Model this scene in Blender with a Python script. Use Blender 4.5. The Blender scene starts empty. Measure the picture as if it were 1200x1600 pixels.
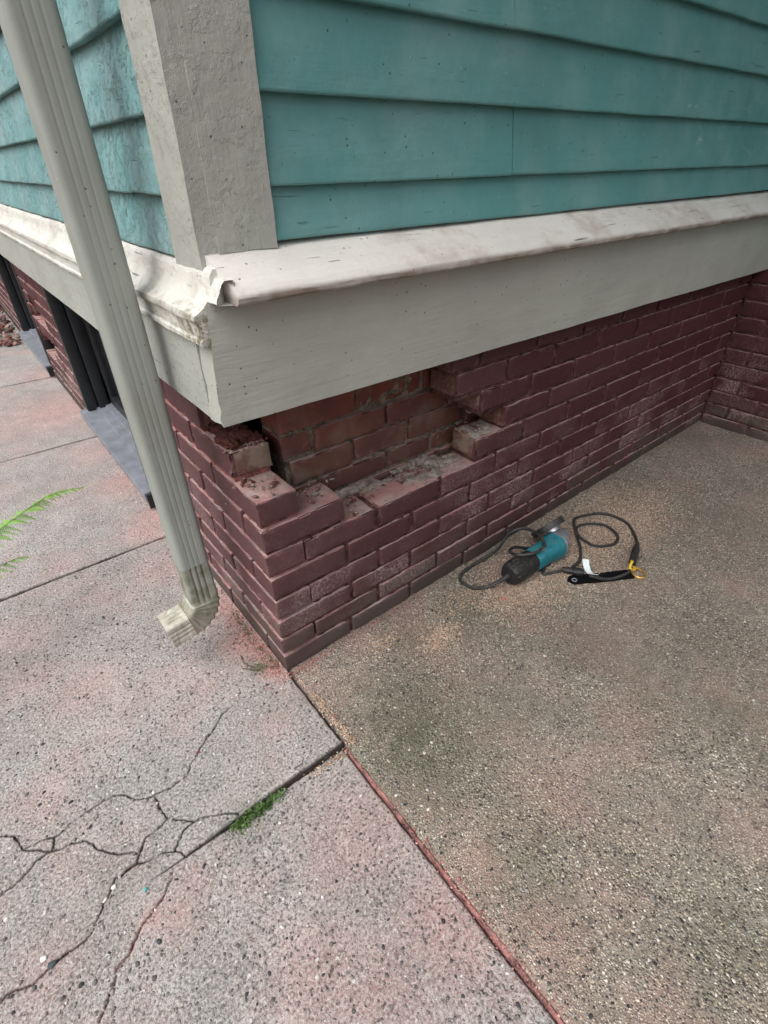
import bpy, bmesh, math, random
import numpy as np
from mathutils import Matrix, Vector

SC = bpy.context.scene
COL = SC.collection
random.seed(7)

# ------------------------------------------------------------------ camera
cd = bpy.data.cameras.new('camera')
cam = bpy.data.objects.new('camera', cd)
COL.objects.link(cam)
cd.sensor_fit = 'AUTO'
cd.sensor_width = 36.0
cd.lens = 795.44 / 1600 * 36.0
cd.clip_start = 0.02
cd.clip_end = 300
_r = Vector((0.7804, -0.6251, -0.0142)); _u = Vector((0.3632, 0.4347, 0.8241)); _f = Vector((0.5090, 0.6483, -0.5663))
cam.matrix_world = Matrix(((_r.x, _u.x, -_f.x, -0.3148), (_r.y, _u.y, -_f.y, -0.8026), (_r.z, _u.z, -_f.z, 1.0429), (0, 0, 0, 1)))
SC.camera = cam

# ------------------------------------------------------------------ light
SUN_EL = math.radians(60)
sun_dir = Vector((-0.96, -0.16, 0.0)).normalized() * math.cos(SUN_EL) + Vector((0, 0, math.sin(SUN_EL)))
w = bpy.data.worlds.new('World'); SC.world = w; w.use_nodes = True
wn = w.node_tree; wn.nodes.clear()
sky = wn.nodes.new('ShaderNodeTexSky'); sky.sky_type = 'NISHITA'; sky.sun_disc = False
sky.sun_elevation = SUN_EL
sky.sun_rotation = math.atan2(sun_dir.x, sun_dir.y)
sky.dust_density = 6.0; sky.air_density = 1.0; sky.ozone_density = 1.0
hs = wn.nodes.new('ShaderNodeHueSaturation'); hs.inputs['Saturation'].default_value = 0.28
bg = wn.nodes.new('ShaderNodeBackground'); bg.inputs['Strength'].default_value = 0.12
wo = wn.nodes.new('ShaderNodeOutputWorld')
wn.links.new(sky.outputs[0], hs.inputs['Color']); wn.links.new(hs.outputs[0], bg.inputs[0]); wn.links.new(bg.outputs[0], wo.inputs[0])
ld = bpy.data.lights.new('sun', 'SUN'); ld.energy = 1.5; ld.angle = math.radians(80); ld.color = (1.0, 0.985, 0.96)
sun = bpy.data.objects.new('sun', ld); COL.objects.link(sun)
sun.rotation_euler = sun_dir.to_track_quat('Z', 'Y').to_euler()
SC.view_settings.view_transform = 'Standard'; SC.view_settings.look = 'None'
SC.view_settings.gamma = 1.0; SC.view_settings.exposure = 0.62; SC.view_settings.use_curve_mapping = False

# ------------------------------------------------------------------ numpy noise
def _hash(ix, iy, iz, seed):
    h = (ix.astype(np.int64) * 374761393 + iy.astype(np.int64) * 668265263 + iz.astype(np.int64) * 2147483647 + seed * 974634777) & 0xFFFFFFFF
    h = ((h ^ (h >> 13)) * 1274126177) & 0xFFFFFFFF
    h = (h ^ (h >> 16)) & 0xFFFFFFFF
    return h.astype(np.float64) / 4294967295.0 * 2 - 1
def vnoise(P, freq, seed=0):
    Q = np.asarray(P, float) * freq + 57.3
    I = np.floor(Q).astype(np.int64); F = Q - I; F = F * F * (3 - 2 * F)
    out = 0
    for dx in (0, 1):
        wx = F[:, 0] if dx else 1 - F[:, 0]
        for dy in (0, 1):
            wy = F[:, 1] if dy else 1 - F[:, 1]
            for dz in (0, 1):
                wz = F[:, 2] if dz else 1 - F[:, 2]
                out = out + wx * wy * wz * _hash(I[:, 0] + dx, I[:, 1] + dy, I[:, 2] + dz, seed)
    return out
def vfbm(P, freq, seed=0, octv=3):
    a, s = 1.0, 0
    for o in range(octv):
        s = s + a * vnoise(P, freq * 2 ** o, seed + o * 17); a *= .5
    return s

# ------------------------------------------------------------------ object helpers
def tag(o, label=None, cat=None, group=None, kind=None):
    if label: o['label'] = label
    if cat: o['category'] = cat
    if group: o['group'] = group
    if kind: o['kind'] = kind
    return o
def mesh_from(name, V, F, mat=None, sharp=35, recalc=True):
    me = bpy.data.meshes.new(name)
    me.from_pydata([tuple(v) for v in V], [], [tuple(f) for f in F])
    if recalc:
        bm = bmesh.new(); bm.from_mesh(me)
        bmesh.ops.recalc_face_normals(bm, faces=bm.faces); bm.to_mesh(me); bm.free()
    me.polygons.foreach_set('use_smooth', [True] * len(me.polygons))
    if sharp is not None: me.set_sharp_from_angle(angle=math.radians(sharp))
    if mat: me.materials.append(mat)
    return me
def link(name, me, parent=None, loc=(0, 0, 0), rot=(0, 0, 0), scl=(1, 1, 1)):
    o = bpy.data.objects.new(name, me); COL.objects.link(o)
    o.location = loc; o.rotation_euler = rot; o.scale = scl
    if parent: o.parent = parent
    return o
def mk(name, V, F, mat, parent=None, sharp=35, recalc=True):
    return link(name, mesh_from(name, V, F, mat, sharp, recalc), parent)
def empty(name, loc=(0, 0, 0)):
    o = bpy.data.objects.new(name, None); COL.objects.link(o); o.location = loc; o.empty_display_size = .1
    return o
class MB:
    """collects verts and faces of one mesh"""
    def __init__(s): s.V = []; s.F = []
    def add(s, V, F):
        n = len(s.V); s.V.extend([tuple(map(float, v)) for v in V]); s.F.extend([tuple(int(i) + n for i in f) for f in F])
    def mk(s, name, mat, parent=None, sharp=35): return mk(name, s.V, s.F, mat, parent, sharp)

def lattice(xs, ys, zs):
    """closed surface of a box with the given cut coordinates"""
    nx, ny, nz = len(xs) - 1, len(ys) - 1, len(zs) - 1
    idx = {}; V = []; F = []
    def vid(i, j, k):
        if (i, j, k) not in idx: idx[(i, j, k)] = len(V); V.append((xs[i], ys[j], zs[k]))
        return idx[(i, j, k)]
    for i in range(nx):
        for j in range(ny):
            F.append((vid(i, j, 0), vid(i, j + 1, 0), vid(i + 1, j + 1, 0), vid(i + 1, j, 0)))
            F.append((vid(i, j, nz), vid(i + 1, j, nz), vid(i + 1, j + 1, nz), vid(i, j + 1, nz)))
        for k in range(nz):
            F.append((vid(i, 0, k), vid(i + 1, 0, k), vid(i + 1, 0, k + 1), vid(i, 0, k + 1)))
            F.append((vid(i, ny, k), vid(i, ny, k + 1), vid(i + 1, ny, k + 1), vid(i + 1, ny, k)))
    for j in range(ny):
        for k in range(nz):
            F.append((vid(0, j, k), vid(0, j, k + 1), vid(0, j + 1, k + 1), vid(0, j + 1, k)))
            F.append((vid(nx, j, k), vid(nx, j + 1, k), vid(nx, j + 1, k + 1), vid(nx, j, k + 1)))
    return np.array(V, float), F
def cuts(L, n, r):
    a = L / 2
    return [-a] + list(np.linspace(-a + r, a - r, max(2, n))) + [a]
def rounded(dims, n, r, amp=0.0, freq=30, seed=0, chip=0.0):
    """box with worn round edges centred on the origin"""
    V, F = lattice(cuts(dims[0], n[0], r), cuts(dims[1], n[1], r), cuts(dims[2], n[2], r))
    inner = np.array(dims) / 2 - r
    Q = np.clip(V, -inner, inner); D = V - Q
    Ln = np.linalg.norm(D, axis=1, keepdims=True); Ln[Ln == 0] = 1
    cnt = (np.abs(D) > 1e-9).sum(1)
    rr = np.where(cnt[:, None] > 0, r, 0)
    V = Q + D / Ln * rr
    if amp:
        off = np.array([[seed * 3.1, seed * 1.7, seed * .9]])
        N = np.stack([vfbm(V + off, freq, seed + 5 * a) for a in range(3)], 1)
        V = V + N * amp
        if chip:
            e = (cnt >= 2)
            c = np.clip(vnoise(V + off, freq * 1.5, seed + 99) - .25, 0, 1)
            V = V - np.where(e[:, None], (D / Ln) * c[:, None] * chip, 0)
    return V, F
def box(c, d):
    V, F = lattice([c[0] - d[0] / 2, c[0] + d[0] / 2], [c[1] - d[1] / 2, c[1] + d[1] / 2], [c[2] - d[2] / 2, c[2] + d[2] / 2])
    return V, F
def catmull(P, sub=8, closed=False):
    P = np.array(P, float); out = []
    n = len(P)
    for i in range(n - 1):
        p0 = P[max(i - 1, 0)]; p1 = P[i]; p2 = P[i + 1]; p3 = P[min(i + 2, n - 1)]
        for t in np.linspace(0, 1, sub, endpoint=False):
            out.append(.5 * ((2 * p1) + (-p0 + p2) * t + (2 * p0 - 5 * p1 + 4 * p2 - p3) * t * t + (-p0 + 3 * p1 - 3 * p2 + p3) * t ** 3))
    out.append(P[-1]); return np.array(out)
def tube(P, r, n=8):
    P = np.array(P, float); m = len(P)
    R = np.full(m, r) if np.isscalar(r) else np.array(r, float)
    T = np.gradient(P, axis=0); T /= np.maximum(np.linalg.norm(T, axis=1, keepdims=True), 1e-9)
    up = np.array([0, 0, 1.0])
    if abs(T[0] @ up) > .95: up = np.array([0, 1.0, 0])
    U = up - T[0] * (up @ T[0]); U /= np.linalg.norm(U)
    V = []; F = []
    for i in range(m):
        U = U - T[i] * (U @ T[i]); U /= np.linalg.norm(U); W = np.cross(T[i], U)
        for k in range(n):
            a = 2 * math.pi * k / n
            V.append(P[i] + R[i] * (math.cos(a) * U + math.sin(a) * W))
    for i in range(m - 1):
        for k in range(n):
            F.append((i * n + k, i * n + (k + 1) % n, (i + 1) * n + (k + 1) % n, (i + 1) * n + k))
    F.append(tuple(range(n))[::-1]); F.append(tuple((m - 1) * n + k for k in range(n)))
    return np.array(V), F
def densify(prof, d):
    out = []
    n = len(prof)
    for i in range(n):
        a = np.array(prof[i], float); b = np.array(prof[(i + 1) % n], float)
        k = max(1, int(np.linalg.norm(b - a) / d))
        for t in range(k): out.append(a + (b - a) * t / k)
    return np.array(out)
def extrude(prof, s0, s1, ds, axis, amp=0.0, freq=25, seed=0, d=.02, skew=None, stretch=(1, 1, 1)):
    """profile (out, z) swept along +X (axis 'A', out = -Y) or along +Y (axis 'B', out = -X)"""
    P = densify(prof, d); m = len(P); n = max(2, int(round((s1 - s0) / ds)) + 1)
    S = np.linspace(s0, s1, n)
    V = []
    for i, s in enumerate(S):
        for (u, z) in P:
            ss = s
            if skew and i == 0: ss = s + skew(u, z)
            V.append((ss, -u, z) if axis == 'A' else (-u, ss, z))
    V = np.array(V)
    if amp:
        Q = V * np.array(stretch)
        V = V + np.stack([vfbm(Q, freq, seed + 7 * a) for a in range(3)], 1) * amp
    F = []
    for i in range(n - 1):
        for k in range(m):
            F.append((i * m + k, i * m + (k + 1) % m, (i + 1) * m + (k + 1) % m, (i + 1) * m + k))
    F.append(tuple(range(m))); F.append(tuple((n - 1) * m + k for k in range(m))[::-1])
    return V, F

# ------------------------------------------------------------------ material helpers
class NT:
    def __init__(s, name, rough=.7, spec=.3):
        s.m = bpy.data.materials.new(name); s.m.use_nodes = True
        s.t = s.m.node_tree; s.t.nodes.clear()
        s.out = s.t.nodes.new('ShaderNodeOutputMaterial'); s.b = s.t.nodes.new('ShaderNodeBsdfPrincipled')
        s.t.links.new(s.b.outputs[0], s.out.inputs[0])
        s.b.inputs['Roughness'].default_value = rough; s.b.inputs['Specular IOR Level'].default_value = spec
        s.geo = s.t.nodes.new('ShaderNodeNewGeometry'); s.pos = s.geo.outputs['Position']
    def L(s, a, b): s.t.links.new(a, b)
    def inp(s, sock, v):
        if hasattr(v, 'is_output'): s.L(v, sock)
        elif isinstance(v, (tuple, list)): sock.default_value = (*v, 1) if (len(v) == 3 and sock.type == 'RGBA') else v
        else: sock.default_value = v
    def vec(s, scale=(1, 1, 1), src=None, rot=(0, 0, 0)):
        n = s.t.nodes.new('ShaderNodeMapping'); n.inputs['Scale'].default_value = scale; n.inputs['Rotation'].default_value = rot
        s.L(src or s.pos, n.inputs['Vector']); return n.outputs[0]
    def noise(s, scale, det=4, rough=.55, v=None, dist=0):
        n = s.t.nodes.new('ShaderNodeTexNoise'); n.inputs['Scale'].default_value = scale; n.inputs['Detail'].default_value = det
        n.inputs['Roughness'].default_value = rough; n.inputs['Distortion'].default_value = dist
        s.L(v or s.pos, n.inputs['Vector']); return n.outputs['Fac']
    def voro(s, scale, v=None, feat='F1', rnd=1.0):
        n = s.t.nodes.new('ShaderNodeTexVoronoi'); n.feature = feat; n.inputs['Scale'].default_value = scale; n.inputs['Randomness'].default_value = rnd
        s.L(v or s.pos, n.inputs['Vector']); return n
    def ramp(s, f, stops, interp='LINEAR'):
        n = s.t.nodes.new('ShaderNodeValToRGB'); n.color_ramp.interpolation = interp
        e = n.color_ramp.elements
        while len(e) < len(stops): e.new(.5)
        for i, (p, c) in enumerate(stops):
            e[i].position = p
            e[i].color = (c, c, c, 1) if not isinstance(c, (tuple, list)) else (*c, 1)
        s.L(f, n.inputs[0]); return n.outputs[0]
    def math(s, op, a, b=0.0, clamp=False):
        n = s.t.nodes.new('ShaderNodeMath'); n.operation = op; n.use_clamp = clamp
        s.inp(n.inputs[0], a); s.inp(n.inputs[1], b); return n.outputs[0]
    def mix(s, f, a, b, mode='MIX'):
        n = s.t.nodes.new('ShaderNodeMix'); n.data_type = 'RGBA'; n.blend_type = mode
        s.inp(n.inputs[0], f); s.inp(n.inputs[6], a); s.inp(n.inputs[7], b); return n.outputs[2]
    def sep(s, v=None):
        n = s.t.nodes.new('ShaderNodeSeparateXYZ'); s.L(v or s.pos, n.inputs[0]); return n.outputs
    def rnd(s): return s.t.nodes.new('ShaderNodeObjectInfo').outputs['Random']
    def attr(s, name):
        n = s.t.nodes.new('ShaderNodeAttribute'); n.attribute_name = name; return n
    def bump(s, h, strength=.4, dist=.002, prev=None):
        n = s.t.nodes.new('ShaderNodeBump'); n.inputs['Strength'].default_value = strength; n.inputs['Distance'].default_value = dist
        s.L(h, n.inputs['Height'])
        if prev: s.L(prev, n.inputs['Normal'])
        return n.outputs[0]
    def done(s, col, normal=None, rough=None):
        s.inp(s.b.inputs['Base Color'], col)
        if normal: s.L(normal, s.b.inputs['Normal'])
        if rough is not None: s.inp(s.b.inputs['Roughness'], rough)
        return s.m

def m_plain(name, col, rough=.6, spec=.4, metal=0, var=.15, nscale=60, bumpd=.0008, dust=0.0):
    n = NT(name, rough, spec)
    f = n.noise(nscale, 4)
    c = n.mix(n.ramp(f, [(.3, 0), (.7, 1)]), tuple(x * (1 - var) for x in col), tuple(min(1, x * (1 + var)) for x in col))
    if dust:
        nz = n.sep(n.geo.outputs['Normal'])[2]
        c = n.mix(n.math('MULTIPLY', n.math('MULTIPLY', n.ramp(nz, [(.2, .15), (.95, 1)]), n.ramp(n.noise(110, 5, .75), [(.46, 0), (.64, 1)])), dust), c, (.34, .25, .20))
    n.b.inputs['Metallic'].default_value = metal
    return n.done(c, n.bump(f, .3, bumpd))

def m_brick(name, paintside='corner', tone=1.0):
    n = NT(name, .68, .3)
    x, y, z = n.sep()
    rnd = n.rnd()
    big = n.noise(2.2, 3); mid = n.noise(14, 5); fine = n.noise(120, 4, .65); grit = n.noise(420, 2)
    # painted face: purple maroon to oxblood
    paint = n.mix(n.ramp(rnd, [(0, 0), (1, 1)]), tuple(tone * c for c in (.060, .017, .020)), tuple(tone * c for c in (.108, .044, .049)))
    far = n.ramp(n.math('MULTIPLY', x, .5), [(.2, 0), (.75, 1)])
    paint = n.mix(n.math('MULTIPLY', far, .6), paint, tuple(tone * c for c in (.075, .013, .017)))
    paint = n.mix(n.ramp(mid, [(.35, 0), (.75, .55)]), paint, tuple(tone * c for c in (.060, .026, .030)))
    paint = n.mix(n.ramp(fine, [(.55, 0), (.8, .35)]), paint, (.24, .13, .13))
    # lime bloom on some of the lower bricks
    low = n.ramp(z, [(.10, 1), (.44, 0)])
    bl = n.math('MULTIPLY', low, n.ramp(n.noise(5.5, 3), [(.44, 0), (.58, 1)]))
    bl = n.math('MULTIPLY', bl, n.ramp(rnd, [(.30, .2), (.55, 1)]))
    bl = n.math('MULTIPLY', bl, n.ramp(n.noise(150, 5, .8), [(.46, 0), (.60, 1)]))
    paint = n.mix(n.math('MULTIPLY', bl, .95), paint, (.46, .35, .35))
    # algae at the foot
    al = n.math('MULTIPLY', n.ramp(z, [(.03, 1), (.20, 0)]), n.ramp(n.noise(7, 4), [(.36, 0), (.56, 1)]))
    paint = n.mix(n.math('MULTIPLY', al, .85), paint, n.mix(fine, (.05, .045, .032), (.105, .098, .075)))
    foot = n.math('MULTIPLY', n.ramp(z, [(.035, 1), (.075, 0)]), n.ramp(mid, [(.3, 1), (.7, .5)]))
    paint = n.mix(foot, paint, (.055, .042, .038))
    # raw broken clay
    raw = n.mix(n.ramp(mid, [(.3, 0), (.7, 1)]), (.11, .045, .035), (.19, .10, .078))
    raw = n.mix(n.ramp(mid, [(.52, 0), (.60, .7)]), raw, (.26, .21, .165))
    raw = n.mix(n.ramp(fine, [(.5, 0), (.75, .5)]), raw, (.33, .27, .23))
    if paintside == 'corner':
        m = n.math('MAXIMUM', n.math('LESS_THAN', x, .011), n.math('LESS_THAN', y, .011))
        c = n.mix(m, raw, paint)
    elif paintside == 'all': c = paint
    else:
        inn = n.mix(n.ramp(rnd, [(0, 0), (1, 1)]), (.085, .036, .025), (.145, .062, .042))
        inn = n.mix(n.ramp(z, [(.5, 0), (.58, .8)]), inn, (.19, .042, .020))
        inn = n.mix(n.ramp(n.noise(9, 4), [(.4, 0), (.7, .8)]), inn, (.075, .026, .030))
        inn = n.mix(n.ramp(mid, [(.5, 0), (.8, .6)]), inn, (.20, .17, .13))
        c = inn
    ed = n.math('MULTIPLY', n.ramp(n.geo.outputs['Pointiness'], [(.53, 0), (.60, 1)]), n.ramp(n.noise(45, 4, .7), [(.42, 0), (.62, 1)]))
    c = n.mix(n.math('MULTIPLY', ed, .6), c, (.36, .20, .19))
    # cut dust lies on every ledge
    nz = n.sep(n.geo.outputs['Normal'])[2]
    d = n.math('MULTIPLY', n.ramp(nz, [(.66, 0), (.92, 1)]), n.ramp(n.noise(30, 4, .7), [(.3, .45), (.65, 1)]))
    c = n.mix(n.math('MULTIPLY', d, .85), c, n.mix(n.ramp(n.noise(16, 3), [(.4, 0), (.6, 1)]), (.44, .24, .23), (.44, .34, .32)))
    film = n.math('MULTIPLY', n.ramp(n.math('ADD', x, n.math('MULTIPLY', y, .8)), [(.05, 1), (.9, 0)]), n.ramp(big, [(.3, .4), (.7, 1)]))
    c = n.mix(n.math('MULTIPLY', film, .13), c, (.36, .22, .22))
    h = n.math('ADD', n.math('MULTIPLY', mid, .8), n.math('ADD', n.math('MULTIPLY', fine, .5), n.math('MULTIPLY', grit, .2)))
    return n.done(c, n.bump(h, .75, .0032))

def m_mortar(name, col=(.15, .075, .072), dark=(.028, .012, .012)):
    n = NT(name, .92, .15)
    x, y, z = n.sep()
    f = n.noise(35, 5, .7); g = n.noise(300, 3, .7)
    c = n.mix(n.ramp(f, [(.40, 0), (.66, 1)]), dark, col)
    c = n.mix(n.ramp(g, [(.45, 0), (.7, .5)]), c, tuple(min(1, k * 1.6) for k in col))
    return n.done(c, n.bump(n.math('ADD', f, n.math('MULTIPLY', g, .6)), .7, .004))

def m_paint(name, col, axis='x', dirt=(.2, .17, .14), dirtamt=.3, grain=1.0, crack=0.0, chalk=0.0, rough=.5, bumpd=.0016, fleck=(.05, .05, .045), peel=0.0, scratch=0.0, lip=False, mossy=False):
    """old thick brushed paint over wood: grain along an axis, pits, flecks, hairline drying cracks, alligatored build-up"""
    n = NT(name, rough, .35)
    sc = {'x': (5, 60, 60), 'y': (60, 5, 60), 'z': (60, 60, 5)}[axis]
    gr = n.noise(1.0, 5, .6, n.vec(sc))
    gr2 = n.noise(3.0, 3, .6, n.vec(sc))
    big = n.noise(2.6, 4); mid = n.noise(22, 5, .62); fine = n.noise(160, 3); lum = n.noise(75, 3, .55)
    c = n.mix(n.ramp(big, [(.3, 0), (.7, 1)]), tuple(k * .88 for k in col), tuple(min(1, k * 1.10) for k in col))
    c = n.mix(n.ramp(gr, [(.3, .25), (.6, 0)]), c, tuple(k * .85 for k in col))
    if chalk: c = n.mix(n.math('MULTIPLY', n.ramp(n.noise(6, 5, .6), [(.42, 0), (.68, 1)]), chalk), c, tuple(k + (.6 - k) * .45 for k in col))
    c = n.mix(n.math('MULTIPLY', n.ramp(n.noise(8, 6, .7), [(.5, 0), (.72, 1)]), dirtamt), c, dirt)
    v = n.voro(85); fk = n.math('MULTIPLY', n.ramp(v.outputs['Distance'], [(.08, 1), (.17, 0)]), n.ramp(n.sep(v.outputs['Color'])[0], [(.76, 0), (.80, 1)]))
    fk = n.math('MULTIPLY', fk, n.ramp(n.noise(5, 3), [(.38, 0), (.52, 1)]))
    c = n.mix(n.math('MULTIPLY', fk, .85), c, fleck)
    v2 = n.voro(70); lk = n.math('MULTIPLY', n.ramp(v2.outputs['Distance'], [(.04, 1), (.13, 0)]), n.ramp(n.sep(v2.outputs['Color'])[1], [(.86, 0), (.9, 1)]))
    c = n.mix(n.math('MULTIPLY', lk, .6), c, tuple(k + (.75 - k) * .5 for k in col))
    h = n.math('ADD', n.math('MULTIPLY', gr, .8 * grain), n.math('ADD', n.math('MULTIPLY', mid, .8), n.math('MULTIPLY', gr2, .45 * grain)))
    h = n.math('ADD', h, n.math('ADD', n.math('MULTIPLY', fine, .15), n.math('MULTIPLY', lum, .35)))
    h = n.math('SUBTRACT', h, n.math('MULTIPLY', fk, .8)); h = n.math('ADD', h, n.math('MULTIPLY', lk, .5))
    if peel:
        pl = n.noise(26, 6, .68); st = n.ramp(pl, [(.47, 0), (.50, .6), (.505, .2), (.56, 1)])
        zone = n.ramp(n.noise(5, 3), [(.36, .15), (.58, 1)])
        h = n.math('ADD', h, n.math('MULTIPLY', n.math('MULTIPLY', st, zone), peel))
        hole = n.math('MULTIPLY', n.math('MULTIPLY', n.ramp(n.noise(48, 4, .6), [(.655, 0), (.69, 1)]), zone), peel)
        c = n.mix(n.math('MULTIPLY', hole, .75, True), c, tuple(k * .28 for k in col)); h = n.math('SUBTRACT', h, hole)
    if mossy:
        px, py, pzz = n.sep()
        mk_ = n.math('MULTIPLY', n.ramp(py, [(.0, 1), (.16, 0)]), n.ramp(pzz, [(.868, 1), (.878, 0)]))
        c = n.mix(n.math('MULTIPLY', mk_, n.ramp(n.noise(40, 5, .7), [(.44, 0), (.60, .9)])), c, (.13, .125, .06))
    if lip:
        z = n.sep()[2]
        c = n.mix(n.math('MULTIPLY', n.ramp(n.math('ADD', z, n.math('MULTIPLY', mid, .006)), [(.8915, 1), (.8965, 0)]), n.ramp(n.noise(18, 4), [(.3, .3), (.6, .85)])), c, (.16, .11, .075))
    def hair(scale3, width, mlo, mhi, ms):
        f = n.noise(1.0, 3, .5, n.vec(scale3))
        ln = n.ramp(n.math('ABSOLUTE', n.math('SUBTRACT', f, .5)), [(0, 1), (width, 0)])
        return n.math('MULTIPLY', ln, n.ramp(n.noise(ms, 2), [(mlo, 0), (mhi, 1)]))
    if crack:
        csc = {'x': (9, 150, 150), 'y': (150, 9, 150), 'z': (130, 130, 7)}[axis]
        ck = n.math('MULTIPLY', n.ramp(n.noise(1.0, 2, .5, n.vec(csc)), [(.70, 0), (.735, 1)]), n.ramp(n.noise(6, 2), [(.47, 0), (.56, 1)]))
        c = n.mix(n.math('MULTIPLY', ck, crack), c, tuple(k * .13 for k in col)); h = n.math('SUBTRACT', h, n.math('MULTIPLY', ck, 1.5))
    if scratch:
        sk = hair((5, 9, 9), .0035, .60, .64, 3.3)
        c = n.mix(n.math('MULTIPLY', sk, scratch), c, tuple(k + (.7 - k) * .45 for k in col))
    return n.done(c, n.bump(h, .65, bumpd), n.ramp(mid, [(.3, rough - .12), (.7, rough + .15)]))

def m_concrete(name):
    """broom-worn grey walk with sparse exposed pebbles and pits"""
    n = NT(name, .9, .2)
    st = n.attr('stain'); S = n.t.nodes.new('ShaderNodeSeparateColor'); n.L(st.outputs['Color'], S.inputs[0])
    big = n.noise(2.3, 4); mid = n.noise(12, 5, .65); fine = n.noise(210, 4, .75); fine2 = n.noise(520, 2, .7)
    c = n.mix(n.ramp(big, [(.3, 0), (.7, 1)]), (.35, .33, .32), (.49, .465, .45))
    c = n.mix(n.ramp(mid, [(.36, .6), (.62, 0)]), c, (.24, .23, .215))
    c = n.mix(n.ramp(fine, [(.36, .9), (.50, 0)]), c, (.10, .094, .088))
    c = n.mix(n.ramp(fine, [(.52, 0), (.66, .85)]), c, (.62, .60, .565))
    # natural pink cast of old brick dust ground into the surface
    pk = n.ramp(n.noise(4.5, 5, .6), [(.46, 0), (.70, .46)])
    pk = n.math('MAXIMUM', pk, n.math('MULTIPLY', S.outputs[0], n.ramp(mid, [(.25, .55), (.7, 1.25)])))
    c = n.mix(n.math('MULTIPLY', pk, .82, True), c, n.mix(n.ramp(fine, [(.35, 0), (.7, 1)]), (.44, .205, .185), (.64, .43, .40)))
    c = n.mix(n.math('MULTIPLY', S.outputs[1], n.ramp(n.noise(60, 4), [(.3, .3), (.65, .9)])), c, (.13, .135, .085))
    # pebbles set in the surface
    wp = n.t.nodes.new('ShaderNodeTexNoise'); wp.inputs['Scale'].default_value = 130; n.L(n.pos, wp.inputs['Vector'])
    wv = n.t.nodes.new('ShaderNodeVectorMath'); wv.operation = 'MULTIPLY_ADD'; n.L(wp.outputs['Color'], wv.inputs[0]); wv.inputs[1].default_value = (.007, .007, .007); n.L(n.pos, wv.inputs[2]); WP = wv.outputs[0]
    def peb(scale, lo, hi):
        v = n.voro(scale, WP); col = n.sep(v.outputs['Color'])
        m = n.math('MULTIPLY', n.ramp(v.outputs['Distance'], [(.24, 1), (.34, 0)]), n.ramp(col[0], [(lo, 0), (hi, 1)]))
        return m, n.ramp(col[1], [(0, (.10, .10, .105)), (.22, (.19, .185, .175)), (.50, (.30, .28, .26)), (.74, (.40, .33, .28)), (.86, (.70, .68, .64)), (1, (.46, .42, .39))], 'CONSTANT'), v.outputs['Distance']
    m1, c1, d1 = peb(105, .56, .60); m2, c2, d2 = peb(190, .62, .66)
    c = n.mix(n.math('MULTIPLY', m2, .75), c, c2); c = n.mix(n.math('MULTIPLY', m1, .8), c, c1)
    v3 = n.voro(95, WP); pit = n.math('MULTIPLY', n.ramp(v3.outputs['Distance'], [(.13, 1), (.25, 0)]), n.ramp(n.sep(v3.outputs['Color'])[2], [(.52, 0), (.56, 1)]))
    c = n.mix(n.math('MULTIPLY', pit, .62), c, (.075, .07, .065))
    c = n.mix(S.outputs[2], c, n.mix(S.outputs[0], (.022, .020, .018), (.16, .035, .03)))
    h = n.math('ADD', n.math('MULTIPLY', fine, 1.0), n.math('MULTIPLY', m1, .7))
    h = n.math('ADD', h, n.math('MULTIPLY', m2, .35)); h = n.math('SUBTRACT', h, n.math('MULTIPLY', pit, 1.1)); h = n.math('ADD', h, n.math('MULTIPLY', fine2, .4))
    return n.done(c, n.bump(h, .9, .0042))

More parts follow.
